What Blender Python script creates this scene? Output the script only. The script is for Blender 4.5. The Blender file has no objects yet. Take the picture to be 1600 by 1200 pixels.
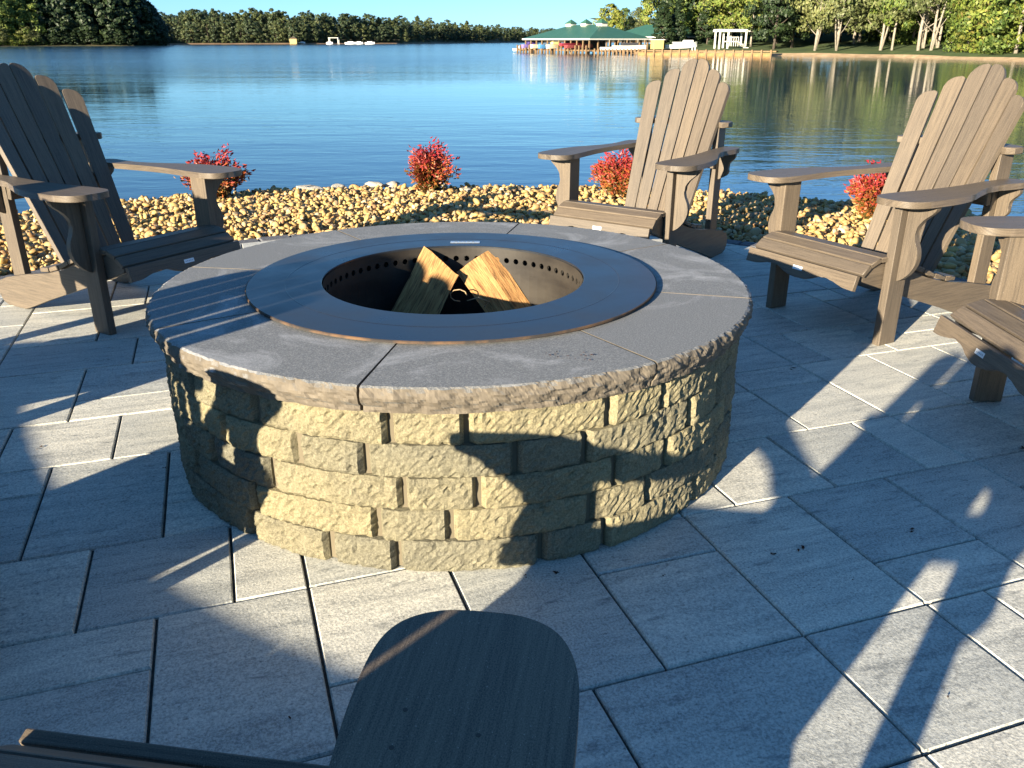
import bpy, bmesh, math, random
import numpy as np
from mathutils import Vector, Matrix, noise
random.seed(7); rng = np.random.default_rng(7)
sc = bpy.context.scene
R = math.radians
# ------------------------------------------------------------------ camera, sky, sun, exposure
SUN_EL, SUN_AZ = 13.0, 217.5                      # sun stands behind the camera, to its left
cam_d = bpy.data.cameras.new('camera'); cam = bpy.data.objects.new('camera', cam_d); sc.collection.objects.link(cam)
cam.location = (0, 0, 1.2); cam.rotation_euler = (R(90 - 22.29), 0, 0)
cam_d.sensor_width = 36; cam_d.lens = 36 * 1311 / 1600; cam_d.clip_start = .05; cam_d.clip_end = 6000
sc.camera = cam
w = bpy.data.worlds.new('World'); sc.world = w; w.use_nodes = True
nt = w.node_tree; bg = nt.nodes['Background']
sky = nt.nodes.new('ShaderNodeTexSky'); sky.sky_type = 'NISHITA'; sky.sun_disc = False
sky.sun_elevation = R(SUN_EL); sky.sun_rotation = R(SUN_AZ); sky.altitude = 200
sky.air_density = 1.0; sky.dust_density = .2; sky.ozone_density = 3.0
tc = nt.nodes.new('ShaderNodeTexCoord'); sx = nt.nodes.new('ShaderNodeSeparateXYZ'); nt.links.new(tc.outputs['Generated'], sx.inputs[0])
rp = nt.nodes.new('ShaderNodeValToRGB'); nt.links.new(sx.outputs[2], rp.inputs[0])   # clear-air colour: paler at the horizon, deeper blue above
SK = ((0, (.37, .68, 1.35)), (.04, (.345, .60, 1.03)), (.07, (.38, .62, .84)), (.11, (.38, .55, .74)), (.22, (.37, .52, .69)), (.5, (.40, .66, .82)), (1, (.43, .76, .94)))
while len(rp.color_ramp.elements) < len(SK): rp.color_ramp.elements.new(.5)
for el, (p_, c_) in zip(rp.color_ramp.elements, SK): el.position = p_; el.color = (c_[0] / 4, c_[1] / 4, c_[2] / 4, 1)
mu = nt.nodes.new('ShaderNodeVectorMath'); mu.operation = 'MULTIPLY'; nt.links.new(sky.outputs[0], mu.inputs[0]); nt.links.new(rp.outputs[0], mu.inputs[1])
m2 = nt.nodes.new('ShaderNodeVectorMath'); m2.operation = 'SCALE'; m2.inputs['Scale'].default_value = 2.0; nt.links.new(mu.outputs[0], m2.inputs[0])
nt.links.new(m2.outputs[0], bg.inputs[0]); bg.inputs[1].default_value = .15
sd = bpy.data.lights.new('sun', 'SUN'); sd.energy = 5.0; sd.angle = R(.5); sd.color = (1, .87, .66)
sun = bpy.data.objects.new('sun', sd); sc.collection.objects.link(sun)
e, a = R(SUN_EL), R(SUN_AZ)
to_sun = Vector((math.sin(a) * math.cos(e), math.cos(a) * math.cos(e), math.sin(e)))
sun.rotation_euler = to_sun.to_track_quat('Z', 'Y').to_euler(); sun.location = (-20, -26, 20)
sc.view_settings.view_transform = 'Standard'; sc.view_settings.look = 'None'
sc.view_settings.exposure = 1.97; sc.view_settings.gamma = 1; sc.view_settings.use_curve_mapping = False

# ------------------------------------------------------------------ helpers
COL = sc.collection
def thing(name, label, cat, loc=(0, 0, 0), rotz=0, group=None):
    o = bpy.data.objects.new(name, None); COL.objects.link(o); o.empty_display_size = .1
    o.location = loc; o.rotation_euler = (0, 0, rotz); o['label'] = label; o['category'] = cat
    if group: o['group'] = group
    return o
def tag(o, label, cat, group=None):
    o['label'] = label; o['category'] = cat
    if group: o['group'] = group
    return o
def link(name, me, parent=None, mat=None, kind=None, label=None):
    o = bpy.data.objects.new(name, me); COL.objects.link(o)
    if mat and not me.materials: me.materials.append(mat)
    if parent: o.parent = parent
    if kind: o['kind'] = kind
    if label: o['label'] = label
    return o
def bm_mesh(bm, name='m', smooth=False):
    me = bpy.data.meshes.new(name); bm.to_mesh(me); bm.free()
    if smooth:
        me.polygons.foreach_set('use_smooth', [True] * len(me.polygons))
    return me
def np_mesh(name, V, F, smooth=False, attr=None):
    me = bpy.data.meshes.new(name); me.from_pydata([tuple(v) for v in V], [], [tuple(f) for f in F]); me.update()
    if smooth: me.polygons.foreach_set('use_smooth', [True] * len(me.polygons))
    return me
def fast_tris(name, V, T, smooth=False):
    V = np.asarray(V, dtype=np.float32); T = np.asarray(T, dtype=np.int32)
    me = bpy.data.meshes.new(name)
    me.vertices.add(len(V)); me.vertices.foreach_set('co', V.ravel())
    me.loops.add(T.size); me.loops.foreach_set('vertex_index', T.ravel())
    me.polygons.add(len(T)); me.polygons.foreach_set('loop_start', np.arange(0, T.size, T.shape[1], dtype=np.int32))
    if smooth: me.polygons.foreach_set('use_smooth', np.ones(len(T), dtype=bool))
    me.update(calc_edges=True); return me
def catmull(P, n=6, closed=True):
    out = []; N = len(P)
    for i in range(N if closed else N - 1):
        if closed: p0, p1, p2, p3 = P[i - 1], P[i], P[(i + 1) % N], P[(i + 2) % N]
        else: p0, p1, p2, p3 = P[max(i - 1, 0)], P[i], P[i + 1], P[min(i + 2, N - 1)]
        for k in range(n):
            t = k / n
            out.append(tuple(.5 * ((2 * b) + (-a_ + c) * t + (2 * a_ - 5 * b + 4 * c - d) * t * t + (-a_ + 3 * b - 3 * c + d) * t ** 3)
                       for a_, b, c, d in zip(p0, p1, p2, p3)))
    if not closed: out.append(tuple(P[-1]))
    return out
def board(outline, thick, M=Matrix(), bevel=.003, seg=2, swap=False):
    """A board: outline in its own XY plane (X runs along the grain), extruded down -Z. UVs in metres along the grain."""
    bm = bmesh.new()
    ar = sum(outline[i - 1][0] * outline[i][1] - outline[i][0] * outline[i - 1][1] for i in range(len(outline)))
    if ar < 0: outline = outline[::-1]
    top = [bm.verts.new((x, y, 0)) for x, y in outline]; bot = [bm.verts.new((x, y, -thick)) for x, y in outline]
    bm.faces.new(top); bm.faces.new(bot[::-1])
    n = len(outline)
    for i in range(n):
        bm.faces.new((top[i], bot[i], bot[(i + 1) % n], top[(i + 1) % n]))
    if bevel:
        es = [e_ for e_ in bm.edges if abs(e_.verts[0].co.z - e_.verts[1].co.z) < 1e-6]
        bmesh.ops.bevel(bm, geom=es, offset=bevel, segments=seg, profile=.5, affect='EDGES', clamp_overlap=True)
    uv = bm.loops.layers.uv.new('UVMap')
    off = random.random() * 7
    for f in bm.faces:
        for l in f.loops:
            c = l.vert.co
            u, v = (c.y, c.x) if swap else (c.x, c.y)
            l[uv].uv = (u + off, v + c.z * 1.3 + off * .37)
    bmesh.ops.transform(bm, matrix=M, verts=bm.verts)
    bmesh.ops.recalc_face_normals(bm, faces=bm.faces)
    me = bm_mesh(bm, 'board')
    for p in me.polygons:
        p.use_smooth = p.area < 4e-4
    return me
def box_bm(bm, c, s, rot=None):
    M = Matrix.Translation(c) @ (rot if rot else Matrix()) @ Matrix.Diagonal((*s, 1))
    bmesh.ops.create_cube(bm, size=1, matrix=M)
def box(c, s, rot=None, bevel=0):
    bm = bmesh.new(); box_bm(bm, c, s, rot)
    if bevel: bmesh.ops.bevel(bm, geom=list(bm.edges), offset=bevel, segments=1, affect='EDGES')
    return bm_mesh(bm)
def tube(bm, pts, rads, n=8):
    rings = []
    for i, p in enumerate(pts):
        p = Vector(p)
        d = (Vector(pts[min(i + 1, len(pts) - 1)]) - Vector(pts[max(i - 1, 0)])).normalized()
        u = d.cross(Vector((.31, .2, .93))).normalized(); v = d.cross(u)
        rings.append([bm.verts.new(p + (u * math.cos(2 * math.pi * k / n) + v * math.sin(2 * math.pi * k / n)) * rads[i]) for k in range(n)])
    for a_, b in zip(rings, rings[1:]):
        for k in range(n): bm.faces.new((a_[k], a_[(k + 1) % n], b[(k + 1) % n], b[k]))
    bm.faces.new(rings[0][::-1]); bm.faces.new(rings[-1])

# ------------------------------------------------------------------ materials
class NB:
    def __init__(s, name, rough=.7):
        s.m = bpy.data.materials.new(name); s.m.use_nodes = True; s.t = s.m.node_tree
        s.b = s.t.nodes['Principled BSDF']; s.b.inputs['Roughness'].default_value = rough
        s.b.inputs['Specular IOR Level'].default_value = .3
    def n(s, typ, **kw):
        x = s.t.nodes.new(typ)
        for k, v in kw.items():
            if k in x.inputs.keys() if hasattr(x.inputs, 'keys') else False: x.inputs[k].default_value = v
            else: setattr(x, k, v)
        return x
    def l(s, a_, b): s.t.links.new(a_, b)
    def noise(s, vec, scale, detail=4, rough=.55, dist=0):
        x = s.t.nodes.new('ShaderNodeTexNoise'); x.inputs['Scale'].default_value = scale
        x.inputs['Detail'].default_value = detail; x.inputs['Roughness'].default_value = rough; x.inputs['Distortion'].default_value = dist
        if vec is not None: s.l(vec, x.inputs['Vector'])
        return x.outputs['Fac']
    def ramp(s, fac, stops, interp='LINEAR'):
        x = s.t.nodes.new('ShaderNodeValToRGB'); x.color_ramp.interpolation = interp
        while len(x.color_ramp.elements) < len(stops): x.color_ramp.elements.new(.5)
        for el, (p, c) in zip(x.color_ramp.elements, stops):
            el.position = p; el.color = (*c, 1) if len(c) == 3 else c
        s.l(fac, x.inputs[0]); return x.outputs[0]
    def mix(s, fac, a_, b, typ='MIX'):
        x = s.t.nodes.new('ShaderNodeMix'); x.data_type = 'RGBA'; x.blend_type = typ
        for sock, v in ((x.inputs[0], fac), (x.inputs[6], a_), (x.inputs[7], b)):
            if isinstance(v, (int, float)): sock.default_value = v
            elif isinstance(v, tuple): sock.default_value = (*v, 1)
            else: s.l(v, sock)
        return x.outputs[2]
    def math(s, op, a_, b=0., c=0.):
        x = s.t.nodes.new('ShaderNodeMath'); x.operation = op
        for i, v in enumerate((a_, b, c)):
            if isinstance(v, (int, float)): x.inputs[i].default_value = v
            else: s.l(v, x.inputs[i])
        return x.outputs[0]
    def mapping(s, vec, scale=(1, 1, 1), rot=(0, 0, 0), loc=None):
        x = s.t.nodes.new('ShaderNodeMapping'); x.inputs['Scale'].default_value = scale; x.inputs['Rotation'].default_value = rot
        s.l(vec, x.inputs['Vector'])
        if loc is not None: s.l(loc, x.inputs['Location'])
        return x.outputs[0]
    def coord(s, kind='Object'): return s.t.nodes.new('ShaderNodeTexCoord').outputs[kind]
    def bump(s, h, strength=.3, dist=.01):
        x = s.t.nodes.new('ShaderNodeBump'); x.inputs['Strength'].default_value = strength; x.inputs['Distance'].default_value = dist
        s.l(h, x.inputs['Height']); s.l(x.outputs[0], s.b.inputs['Normal'])
    def col(s, c):
        if isinstance(c, tuple): s.b.inputs['Base Color'].default_value = (*c, 1)
        else: s.l(c, s.b.inputs['Base Color'])
    def objrand(s): return s.t.nodes.new('ShaderNodeObjectInfo').outputs['Random']
    def island(s): return s.t.nodes.new('ShaderNodeNewGeometry').outputs['Random Per Island']
def flat(name, c, rough=.6, metal=0, spec=.3):
    m = NB(name, rough); g_ = m.noise(m.coord(), 9, 3)
    m.col(m.mix(.35, c, m.ramp(g_, [(.3, tuple(x * .75 for x in c)), (.7, tuple(min(1, x * 1.2) for x in c))])))
    m.b.inputs['Metallic'].default_value = metal; m.b.inputs['Specular IOR Level'].default_value = spec
    return m.m
def rnd3(m, mul=100.):
    c = m.t.nodes.new('ShaderNodeCombineXYZ'); r = m.objrand()
    for i, k in enumerate((1., .73, .37)):
        m.l(m.math('MULTIPLY', r, mul * k), c.inputs[i])
    return c.outputs[0]

def mat_lumber():
    m = NB('recycled_lumber', .5); m.b.inputs['Specular IOR Level'].default_value = .35
    uv = m.t.nodes.new('ShaderNodeUVMap').outputs[0]; loc = rnd3(m, 20)
    v = m.mapping(uv, (7, 210, 1), loc=loc); v2 = m.mapping(uv, (1.6, 42, 1), loc=loc); v3 = m.mapping(uv, (260, 420, 1))
    a_ = m.noise(v, 1, 3, .7); b = m.noise(v2, 1, 4, .6, .4); c = m.noise(v3, 1, 2)
    col = m.ramp(b, [(.3, (.058, .046, .036)), (.5, (.088, .069, .051)), (.72, (.125, .097, .069))])
    col = m.mix(.5, col, m.ramp(a_, [(.38, (.030, .025, .020)), (.58, (.165, .130, .092))]))
    gr = m.noise(m.mapping(uv, (500, 700, 1)), 1, 2); col = m.mix(.4, col, m.ramp(gr, [(.38, (.035, .029, .024)), (.62, (.21, .168, .125))]))
    col = m.mix(m.math('MULTIPLY', m.math('GREATER_THAN', c, .69), .55), col, (.34, .30, .25))
    r = m.objrand(); col = m.mix(.5, col, m.mix(r, (.72, .74, .78), (1.22, 1.16, 1.05)), 'MULTIPLY')
    m.col(col); m.bump(m.math('ADD', m.math('MULTIPLY', a_, .7), m.math('MULTIPLY', c, .3)), .35, .0015)
    return m.m
LUMBER = mat_lumber()

def mat_paver():
    m = NB('patio_paver', .72); P = m.coord(); loc = rnd3(m)
    v = m.mapping(P, (1, 1, 1), (0, 0, R(-18.9)), None)
    x = m.t.nodes.new('ShaderNodeVectorMath'); x.operation = 'ADD'; m.l(v, x.inputs[0]); m.l(loc, x.inputs[1]); v = x.outputs[0]
    st = m.noise(m.mapping(v, (1.6, 11, 1)), 2.2, 6, .62, .6)
    bl = m.noise(v, 3.2, 5, .6, .5); fine = m.noise(v, 190, 3, .7); grit = m.noise(v, 75, 4, .75)
    col = m.ramp(st, [(.30, (.22, .23, .225)), (.47, (.47, .468, .43)), (.64, (.66, .64, .565))])
    col = m.mix(m.ramp(bl, [(.42, (0, 0, 0)), (.7, (.7, .7, .7))]), col, (.36, .37, .355))
    pit = m.ramp(grit, [(.31, (1, 1, 1)), (.43, (0, 0, 0))])
    col = m.mix(pit, col, (.12, .125, .13))
    col = m.mix(.42, col, m.ramp(fine, [(.38, (.20, .20, .19)), (.62, (.82, .80, .72))]))
    dk = m.ramp(m.noise(m.mapping(v, (2, 7, 1)), 5, 7, .75), [(.56, (0, 0, 0)), (.72, (.85, .85, .85))])
    col = m.mix(dk, col, (.14, .15, .155))
    r = m.objrand(); col = m.mix(1, col, m.mix(r, (.80, .82, .82), (1.16, 1.13, 1.06)), 'MULTIPLY')
    stn = m.ramp(m.noise(v, 1.3, 4, .6, 1.0), [(.66, (0, 0, 0)), (.74, (.35, .35, .35))]); col = m.mix(stn, col, (.34, .27, .15))
    m.col(col); m.bump(m.math('ADD', m.math('MULTIPLY', fine, .5), grit), .4, .003)
    return m.m
def mat_capstone():
    m = NB('cap_stone', .75); P = m.coord()
    x = m.t.nodes.new('ShaderNodeVectorMath'); x.operation = 'ADD'; m.l(P, x.inputs[0]); m.l(rnd3(m), x.inputs[1]); v = x.outputs[0]
    fine = m.noise(v, 260, 3, .8); mid = m.noise(v, 90, 3, .7); big = m.noise(v, 3.5, 6, .65, .8)
    col = m.ramp(fine, [(.3, (.095, .10, .102)), (.52, (.18, .183, .18)), (.7, (.33, .325, .305))])
    chalk = m.ramp(big, [(.54, (0, 0, 0)), (.72, (.62, .62, .62))])
    chalk = m.math('MULTIPLY', chalk, m.math('ADD', mid, .35))
    col = m.mix(chalk, col, (.50, .50, .50))
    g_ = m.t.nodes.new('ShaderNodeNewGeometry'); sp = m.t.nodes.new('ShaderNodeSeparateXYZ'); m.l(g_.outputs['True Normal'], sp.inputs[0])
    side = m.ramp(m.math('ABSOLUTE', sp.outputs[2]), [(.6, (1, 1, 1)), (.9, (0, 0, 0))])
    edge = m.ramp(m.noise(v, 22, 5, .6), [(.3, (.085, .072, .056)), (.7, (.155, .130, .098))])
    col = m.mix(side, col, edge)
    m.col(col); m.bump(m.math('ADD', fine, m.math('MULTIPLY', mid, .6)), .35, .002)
    return m.m
def mat_block():
    m = NB('split_face_block', .9); m.b.inputs['Specular IOR Level'].default_value = .1
    v = m.coord(); x = m.t.nodes.new('ShaderNodeVectorMath'); x.operation = 'ADD'; m.l(v, x.inputs[0]); m.l(rnd3(m), x.inputs[1]); v = x.outputs[0]
    a_ = m.noise(v, 190, 4, .8); b = m.noise(v, 60, 5, .75); c = m.noise(v, 5, 3)
    col = m.ramp(a_, [(.33, (.095, .087, .062)), (.5, (.25, .23, .155)), (.66, (.45, .415, .29))])
    col = m.mix(m.ramp(b, [(.33, (1, 1, 1)), (.42, (0, 0, 0))]), col, (.075, .066, .045))
    col = m.mix(.45, col, m.ramp(c, [(.35, (.16, .15, .115)), (.65, (.30, .265, .165))]))
    col = m.mix(.8, col, m.mix(m.objrand(), (.72, .74, .80), (1.14, 1.08, .94)), 'MULTIPLY')
    m.col(col); m.bump(m.math('ADD', m.math('MULTIPLY', a_, 1.0), m.math('MULTIPLY', b, .8)), 1.0, .006)
    return m.m
def mat_stone():
    m = NB('river_stone', .6); r = m.island()
    col = m.ramp(r, [(0, (.24, .15, .05)), (.2, (.40, .27, .085)), (.4, (.47, .34, .12)), (.55, (.33, .20, .07)), (.68, (.22, .10, .045)), (.78, (.56, .48, .32)), (.88, (.38, .24, .09)), (1, (.17, .15, .13))])
    col2 = m.mix(.5, col, m.mix(m.objrand(), (.75, .72, .7), (1.2, 1.1, .9)), 'MULTIPLY')
    n_ = m.noise(m.coord(), 60, 4, .7); col2 = m.mix(.35, col2, m.ramp(n_, [(.3, (.14, .09, .045)), (.7, (.50, .38, .19))]))
    m.col(col2); m.bump(n_, .3, .004); return m.m
def mat_steel():
    m = NB('black_painted_steel', .42); m.b.inputs['Specular IOR Level'].default_value = .5
    v = m.coord(); scr = m.noise(m.mapping(v, (14, 90, 1), (0, 0, .1)), 2, 4, .7, .2); sp = m.noise(v, 150, 3, .8); big = m.noise(v, 4, 5, .6)
    col = m.ramp(big, [(.3, (.012, .014, .018)), (.7, (.026, .029, .035))])
    col = m.mix(m.ramp(scr, [(.72, (0, 0, 0)), (.8, (.6, .6, .6))]), col, (.16, .16, .17))
    col = m.mix(m.ramp(sp, [(.78, (0, 0, 0)), (.82, (1, 1, 1))]), col, (.3, .3, .3))
    m.col(col); m.l(m.ramp(big, [(.3, (.26, .26, .26)), (.7, (.42, .42, .42))]), m.b.inputs['Roughness'])
    m.bump(sp, .05, .001); return m.m
def mat_firewood():
    m = NB('split_firewood', .75); uv = m.t.nodes.new('ShaderNodeUVMap').outputs[0]
    a_ = m.noise(m.mapping(uv, (9, 150, 1)), 1, 5, .7, .5); b = m.noise(m.mapping(uv, (5, 28, 1)), 1, 5, .65, 1.2); c = m.noise(m.mapping(uv, (16, 260, 1)), 1, 2)
    col = m.ramp(b, [(.25, (.10, .038, .012)), (.42, (.25, .115, .035)), (.6, (.36, .19, .065)), (.8, (.44, .26, .105))])
    col = m.mix(.5, col, m.ramp(a_, [(.36, (.07, .028, .010)), (.58, (.46, .28, .11))]))
    crack = m.ramp(c, [(.36, (1, 1, 1)), (.42, (0, 0, 0))])
    col = m.mix(m.math('MULTIPLY', crack, .8), col, (.05, .025, .012))
    m.col(col); m.bump(m.math('ADD', a_, m.math('MULTIPLY', b, 2)), .7, .004); return m.m
def mat_leaf(name, cols, rough=.55, trans=.12, objvar=.5):
    m = NB(name, rough); r = m.island(); n_ = len(cols)
    col = m.ramp(r, [(i / (n_ - 1), c) for i, c in enumerate(cols)])
    big = m.noise(m.coord(), .55, 3); col = m.mix(.5, col, m.ramp(big, [(.35, (.55, .58, .55)), (.68, (1.35, 1.3, 1.1))]), 'MULTIPLY')
    col = m.mix(objvar, col, m.mix(m.objrand(), (.62, .72, .75), (1.35, 1.2, .85)), 'MULTIPLY')
    m.col(col); m.b.inputs['Subsurface Weight'].default_value = 0
    tr = m.t.nodes.new('ShaderNodeBsdfTranslucent'); m.l(col, tr.inputs['Color']); mx = m.t.nodes.new('ShaderNodeMixShader'); mx.inputs[0].default_value = trans
    m.l(m.b.outputs[0], mx.inputs[1]); m.l(tr.outputs[0], mx.inputs[2]); m.l(mx.outputs[0], m.t.nodes['Material Output'].inputs['Surface'])
    return m.m
def mat_ground(name, stops, scale=4, bump=.02):
    m = NB(name, .9); v = m.coord(); a_ = m.noise(v, scale, 8, .65, .3); m.col(m.ramp(a_, stops)); m.bump(m.noise(v, scale * 6, 5, .7), .5, bump); return m.m
def mat_bark(name, c0, c1):
    m = NB(name, .85); v = m.mapping(m.coord(), (5, 5, 1.1)); a_ = m.noise(v, 2.0, 5, .7)
    m.col(m.ramp(a_, [(.35, c0), (.62, c1)])); m.bump(a_, .6, .05); return m.m
def mat_roof():
    m = NB('green_metal_roof', .45); v = m.coord(); wv = m.t.nodes.new('ShaderNodeTexWave'); wv.inputs['Scale'].default_value = 1.1; m.l(v, wv.inputs['Vector'])
    m.col(m.mix(.25, (.035, .105, .066), m.ramp(m.noise(v, .6, 4), [(.3, (.026, .08, .052)), (.7, (.05, .135, .09))]))); m.bump(wv.outputs['Fac'], .3, .05); return m.m
def mat_water():
    m = NB('lake_water', .03); m.b.inputs['IOR'].default_value = 1.333; m.b.inputs['Specular IOR Level'].default_value = .5
    m.col((.012, .045, .085))
    v = m.coord()
    wv = m.noise(m.mapping(v, (.55, 1.5, 1), (0, 0, .12)), 1.0, 4, .55, .3)
    w2 = m.noise(m.mapping(v, (2.6, 6.5, 1), (0, 0, -.1)), 1.0, 3, .6)
    w3 = m.noise(m.mapping(v, (.07, .24, 1), (0, 0, .05)), 1.0, 3, .5)
    patch = m.ramp(m.noise(m.mapping(v, (.006, .035, 1), (0, 0, .06)), 1.0, 3, .5, .5), [(.38, (.4, .4, .4)), (.62, (1, 1, 1))])
    sp_ = m.t.nodes.new('ShaderNodeSeparateXYZ'); m.l(v, sp_.inputs[0])
    # the middle of the lake is ruffled by wind, the water under the right-hand shore and near the patio is calm
    far_ = m.ramp(m.math('DIVIDE', sp_.outputs[1], 200.), [(.22, (0, 0, 0)), (.55, (1, 1, 1))])
    left_ = m.ramp(m.math('DIVIDE', m.math('SUBTRACT', m.math('MULTIPLY', sp_.outputs[1], .17), sp_.outputs[0]), 40.), [(0, (0, 0, 0)), (.7, (1, 1, 1))])
    ruf = m.math('MULTIPLY', far_, left_)
    h = m.math('ADD', m.math('MULTIPLY', wv, .55), m.math('ADD', m.math('MULTIPLY', w2, .10), m.math('MULTIPLY', w3, 1.2)))
    h = m.math('MULTIPLY', m.math('MULTIPLY', h, patch), m.math('ADD', 1., m.math('MULTIPLY', ruf, 5.)))
    m.l(m.math('ADD', .03, m.math('MULTIPLY', ruf, .12)), m.b.inputs['Roughness'])
    m.bump(h, 1, .026); return m.m

M_PAVER, M_CAP, M_BLOCK, M_STONE, M_STEEL, M_WOOD = mat_paver(), mat_capstone(), mat_block(), mat_stone(), mat_steel(), mat_firewood()
M_SAND = mat_ground('joint_sand', [(.3, (.03, .028, .026)), (.7, (.10, .092, .08))], 60, .004)
M_SOIL = mat_ground('gravel_soil', [(.3, (.14, .10, .05)), (.7, (.40, .29, .14))], 70, .03)
M_EDGE = mat_ground('edging_stone', [(.3, (.07, .075, .085)), (.7, (.16, .16, .17))], 45, .006)
M_LAWN = mat_ground('lawn_grass', [(.3, (.03, .06, .015)), (.7, (.08, .12, .03))], 3, .05)
M_ROCK = mat_ground('pale_rock', [(.3, (.30, .28, .24)), (.7, (.48, .44, .36))], 20, .02)

# ------------------------------------------------------------------ lake and near ground
PCX, PCY = -.18, 2.6                                # centre of the fire pit and of the round patio
WZ = -1.2
def grid_plane(name, x0, x1, y0, y1, z, mat):
    me = np_mesh(name, [(x0, y0, z), (x1, y0, z), (x1, y1, z), (x0, y1, z)], [(0, 1, 2, 3)])
    return link(name, me, None, mat, 'structure')
grid_plane('lake_water', -2500, 2500, -60, 4500, WZ, mat_water())
def ring_surface(name, mat, a0, a1, radii_z, na=140):
    V, F = [], []
    for i in range(na + 1):
        t = R(a0 + (a1 - a0) * i / na)
        for r_, z in radii_z(t):
            V.append((PCX + r_ * math.cos(t), PCY + r_ * math.sin(t), z))
    k = len(V) // (na + 1)
    for i in range(na):
        for j in range(k - 1):
            F.append((i * k + j, i * k + j + 1, (i + 1) * k + j + 1, (i + 1) * k + j))
    me = np_mesh(name, V, F, True); me.flip_normals()
    return link(name, me, None, mat, 'structure')
def rim(t):                                        # radius of the gravel shoulder over the lake
    return 5.02 + .10 * math.sin(3 * t + .6) + .07 * math.sin(7 * t)
def grav(t):
    s = rim(t)
    return [(3.2, -.05), (3.6, -.03), (4.2, -.01), (4.7, -.01), (s, -.04), (s + .35, -.22), (s + .9, -.62), (s + 1.6, -1.15), (s + 3, -1.9)]
gravel = ring_surface('gravel_bed', M_SOIL, -35, 215, grav)
def lawn(t):
    d = math.degrees(t) % 360
    k = max(0, min(1, (55 - abs(270 - d)) / 20)) if False else max(0., 1 - abs(270 - d) / 60.)
    far = 6 + 70 * k ** .6 if k > 0 else 6
    return [(3.2, -.05), (4.5, -.03), (5.4, -.05), (far, -.1), (far + 2, -1.2), (far + 5, -2.2)]
ring_surface('lawn', M_LAWN, 215, 325, lawn, 60)

# ---- patio: bed, pavers laid on the grid read off the photograph, edging
def disc(name, r0, z, mat, n=96):
    me = np_mesh(name, [(PCX + r0 * math.cos(2 * math.pi * k / n), PCY + r0 * math.sin(2 * math.pi * k / n), z) for k in range(n)], [tuple(range(n))])
    return link(name, me, None, mat, 'structure')
patio = disc('patio', 3.23, -.011, M_SAND)
A = R(-18.9); U2 = (math.cos(A), -math.sin(A)); V2 = (math.sin(A), math.cos(A))
def iu(i): return .08 + .1675 * i
def jv(j): return .05 + .1675 * (1.0405 * j - .41)
known = [(6,8,7,10),(8,10,8,10),(8,10,7,8),(8,9,5,7),(9,11,5,7),(6,8,5,7),(3,6,5,7),(4,6,7,9),(4,6,9,10),(2,4,7,10),(0,2,8,10),(0,2,7,8),(0,3,5,7),
 (-2,0,7,10),(-5,-2,9,10),(-4,-2,7,9),(-3,-1,10,12),(-5,-3,10,12),(-1,0,10,12),(0,2,10,12),(-4,-2,12,15),(-6,-4,12,14),(-6,-4,14,15),(-2,0,12,13),(-2,0,13,15),
 (-5,-3,15,17),(-3,-1,15,17),(-7,-5,15,17),(-7,-4,17,20),(-4,-2,18,20),(-4,-2,17,18),(-6,-3,20,22),(-3,-1,20,22),(-6,-4,22,25),(-4,-2,22,25),(-4,-3,25,27),(-3,-1,25,27),(-6,-4,25,28),(-9,-6,22,24),(-8,-6,20,22),
 (7,9,10,12),(9,11,10,12),(11,12,10,12),(12,14,10,12),(14,17,12,13),(14,16,13,15),(12,14,12,15),(10,12,12,14),(10,12,14,15),(12,13,15,17),(13,15,15,17),(15,16,16,17),(15,18,15,16),(16,18,16,17),
 (12,14,17,19),(14,16,17,20),(16,18,17,19),(16,17,19,20),(17,19,19,20),(10,12,7,10),(12,14,9,10),(12,14,7,9),(8,10,12,14),(10,12,15,17),(10,12,17,19)]
cells = {}
tiles = []
for t_ in known:
    cs = [(i, j) for i in range(t_[0], t_[1]) for j in range(t_[2], t_[3])]
    if any(c in cells for c in cs): continue
    for c in cs: cells[c] = 1
    tiles.append(t_)
def cell_in(i, j):
    cu, cv = (iu(i) + iu(i + 1)) / 2, (jv(j) + jv(j + 1)) / 2
    x, y = cu * U2[0] + cv * V2[0], cu * U2[1] + cv * V2[1]
    return math.hypot(x - PCX, y - PCY) < 3.28
rr = random.Random(11)
for j in range(-18, 45):
    for i in range(-30, 32):
        if (i, j) in cells or not cell_in(i, j): continue
        opts = [(2, 2), (3, 2), (2, 3), (2, 1), (3, 3) if rr.random() < .15 else (2, 2), (1, 2)]; rr.shuffle(opts); opts.append((1, 1))
        for w_, h_ in opts:
            cs = [(i + p, j + q) for p in range(w_) for q in range(h_)]
            if all(c not in cells for c in cs): break
        for c in cs: cells[c] = 1
        tiles.append((i, i + w_, j, j + h_))
def clip_circle(P, r):
    n = 72
    for k in range(n):
        t = 2 * math.pi * (k + .5) / n; nx, ny = math.cos(t), math.sin(t); d = r * math.cos(math.pi / n)
        Q = []
        for a_, b in zip(P, P[1:] + P[:1]):
            fa = (a_[0] - PCX) * nx + (a_[1] - PCY) * ny - d; fb = (b[0] - PCX) * nx + (b[1] - PCY) * ny - d
            if fa <= 0: Q.append(a_)
            if fa * fb < 0:
                s = fa / (fa - fb); Q.append((a_[0] + (b[0] - a_[0]) * s, a_[1] + (b[1] - a_[1]) * s))
        P = Q
        if len(P) < 3: return []
    R_ = []
    for p in P:
        if not R_ or math.hypot(p[0] - R_[-1][0], p[1] - R_[-1][1]) > .006: R_.append(p)
    return R_
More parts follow.
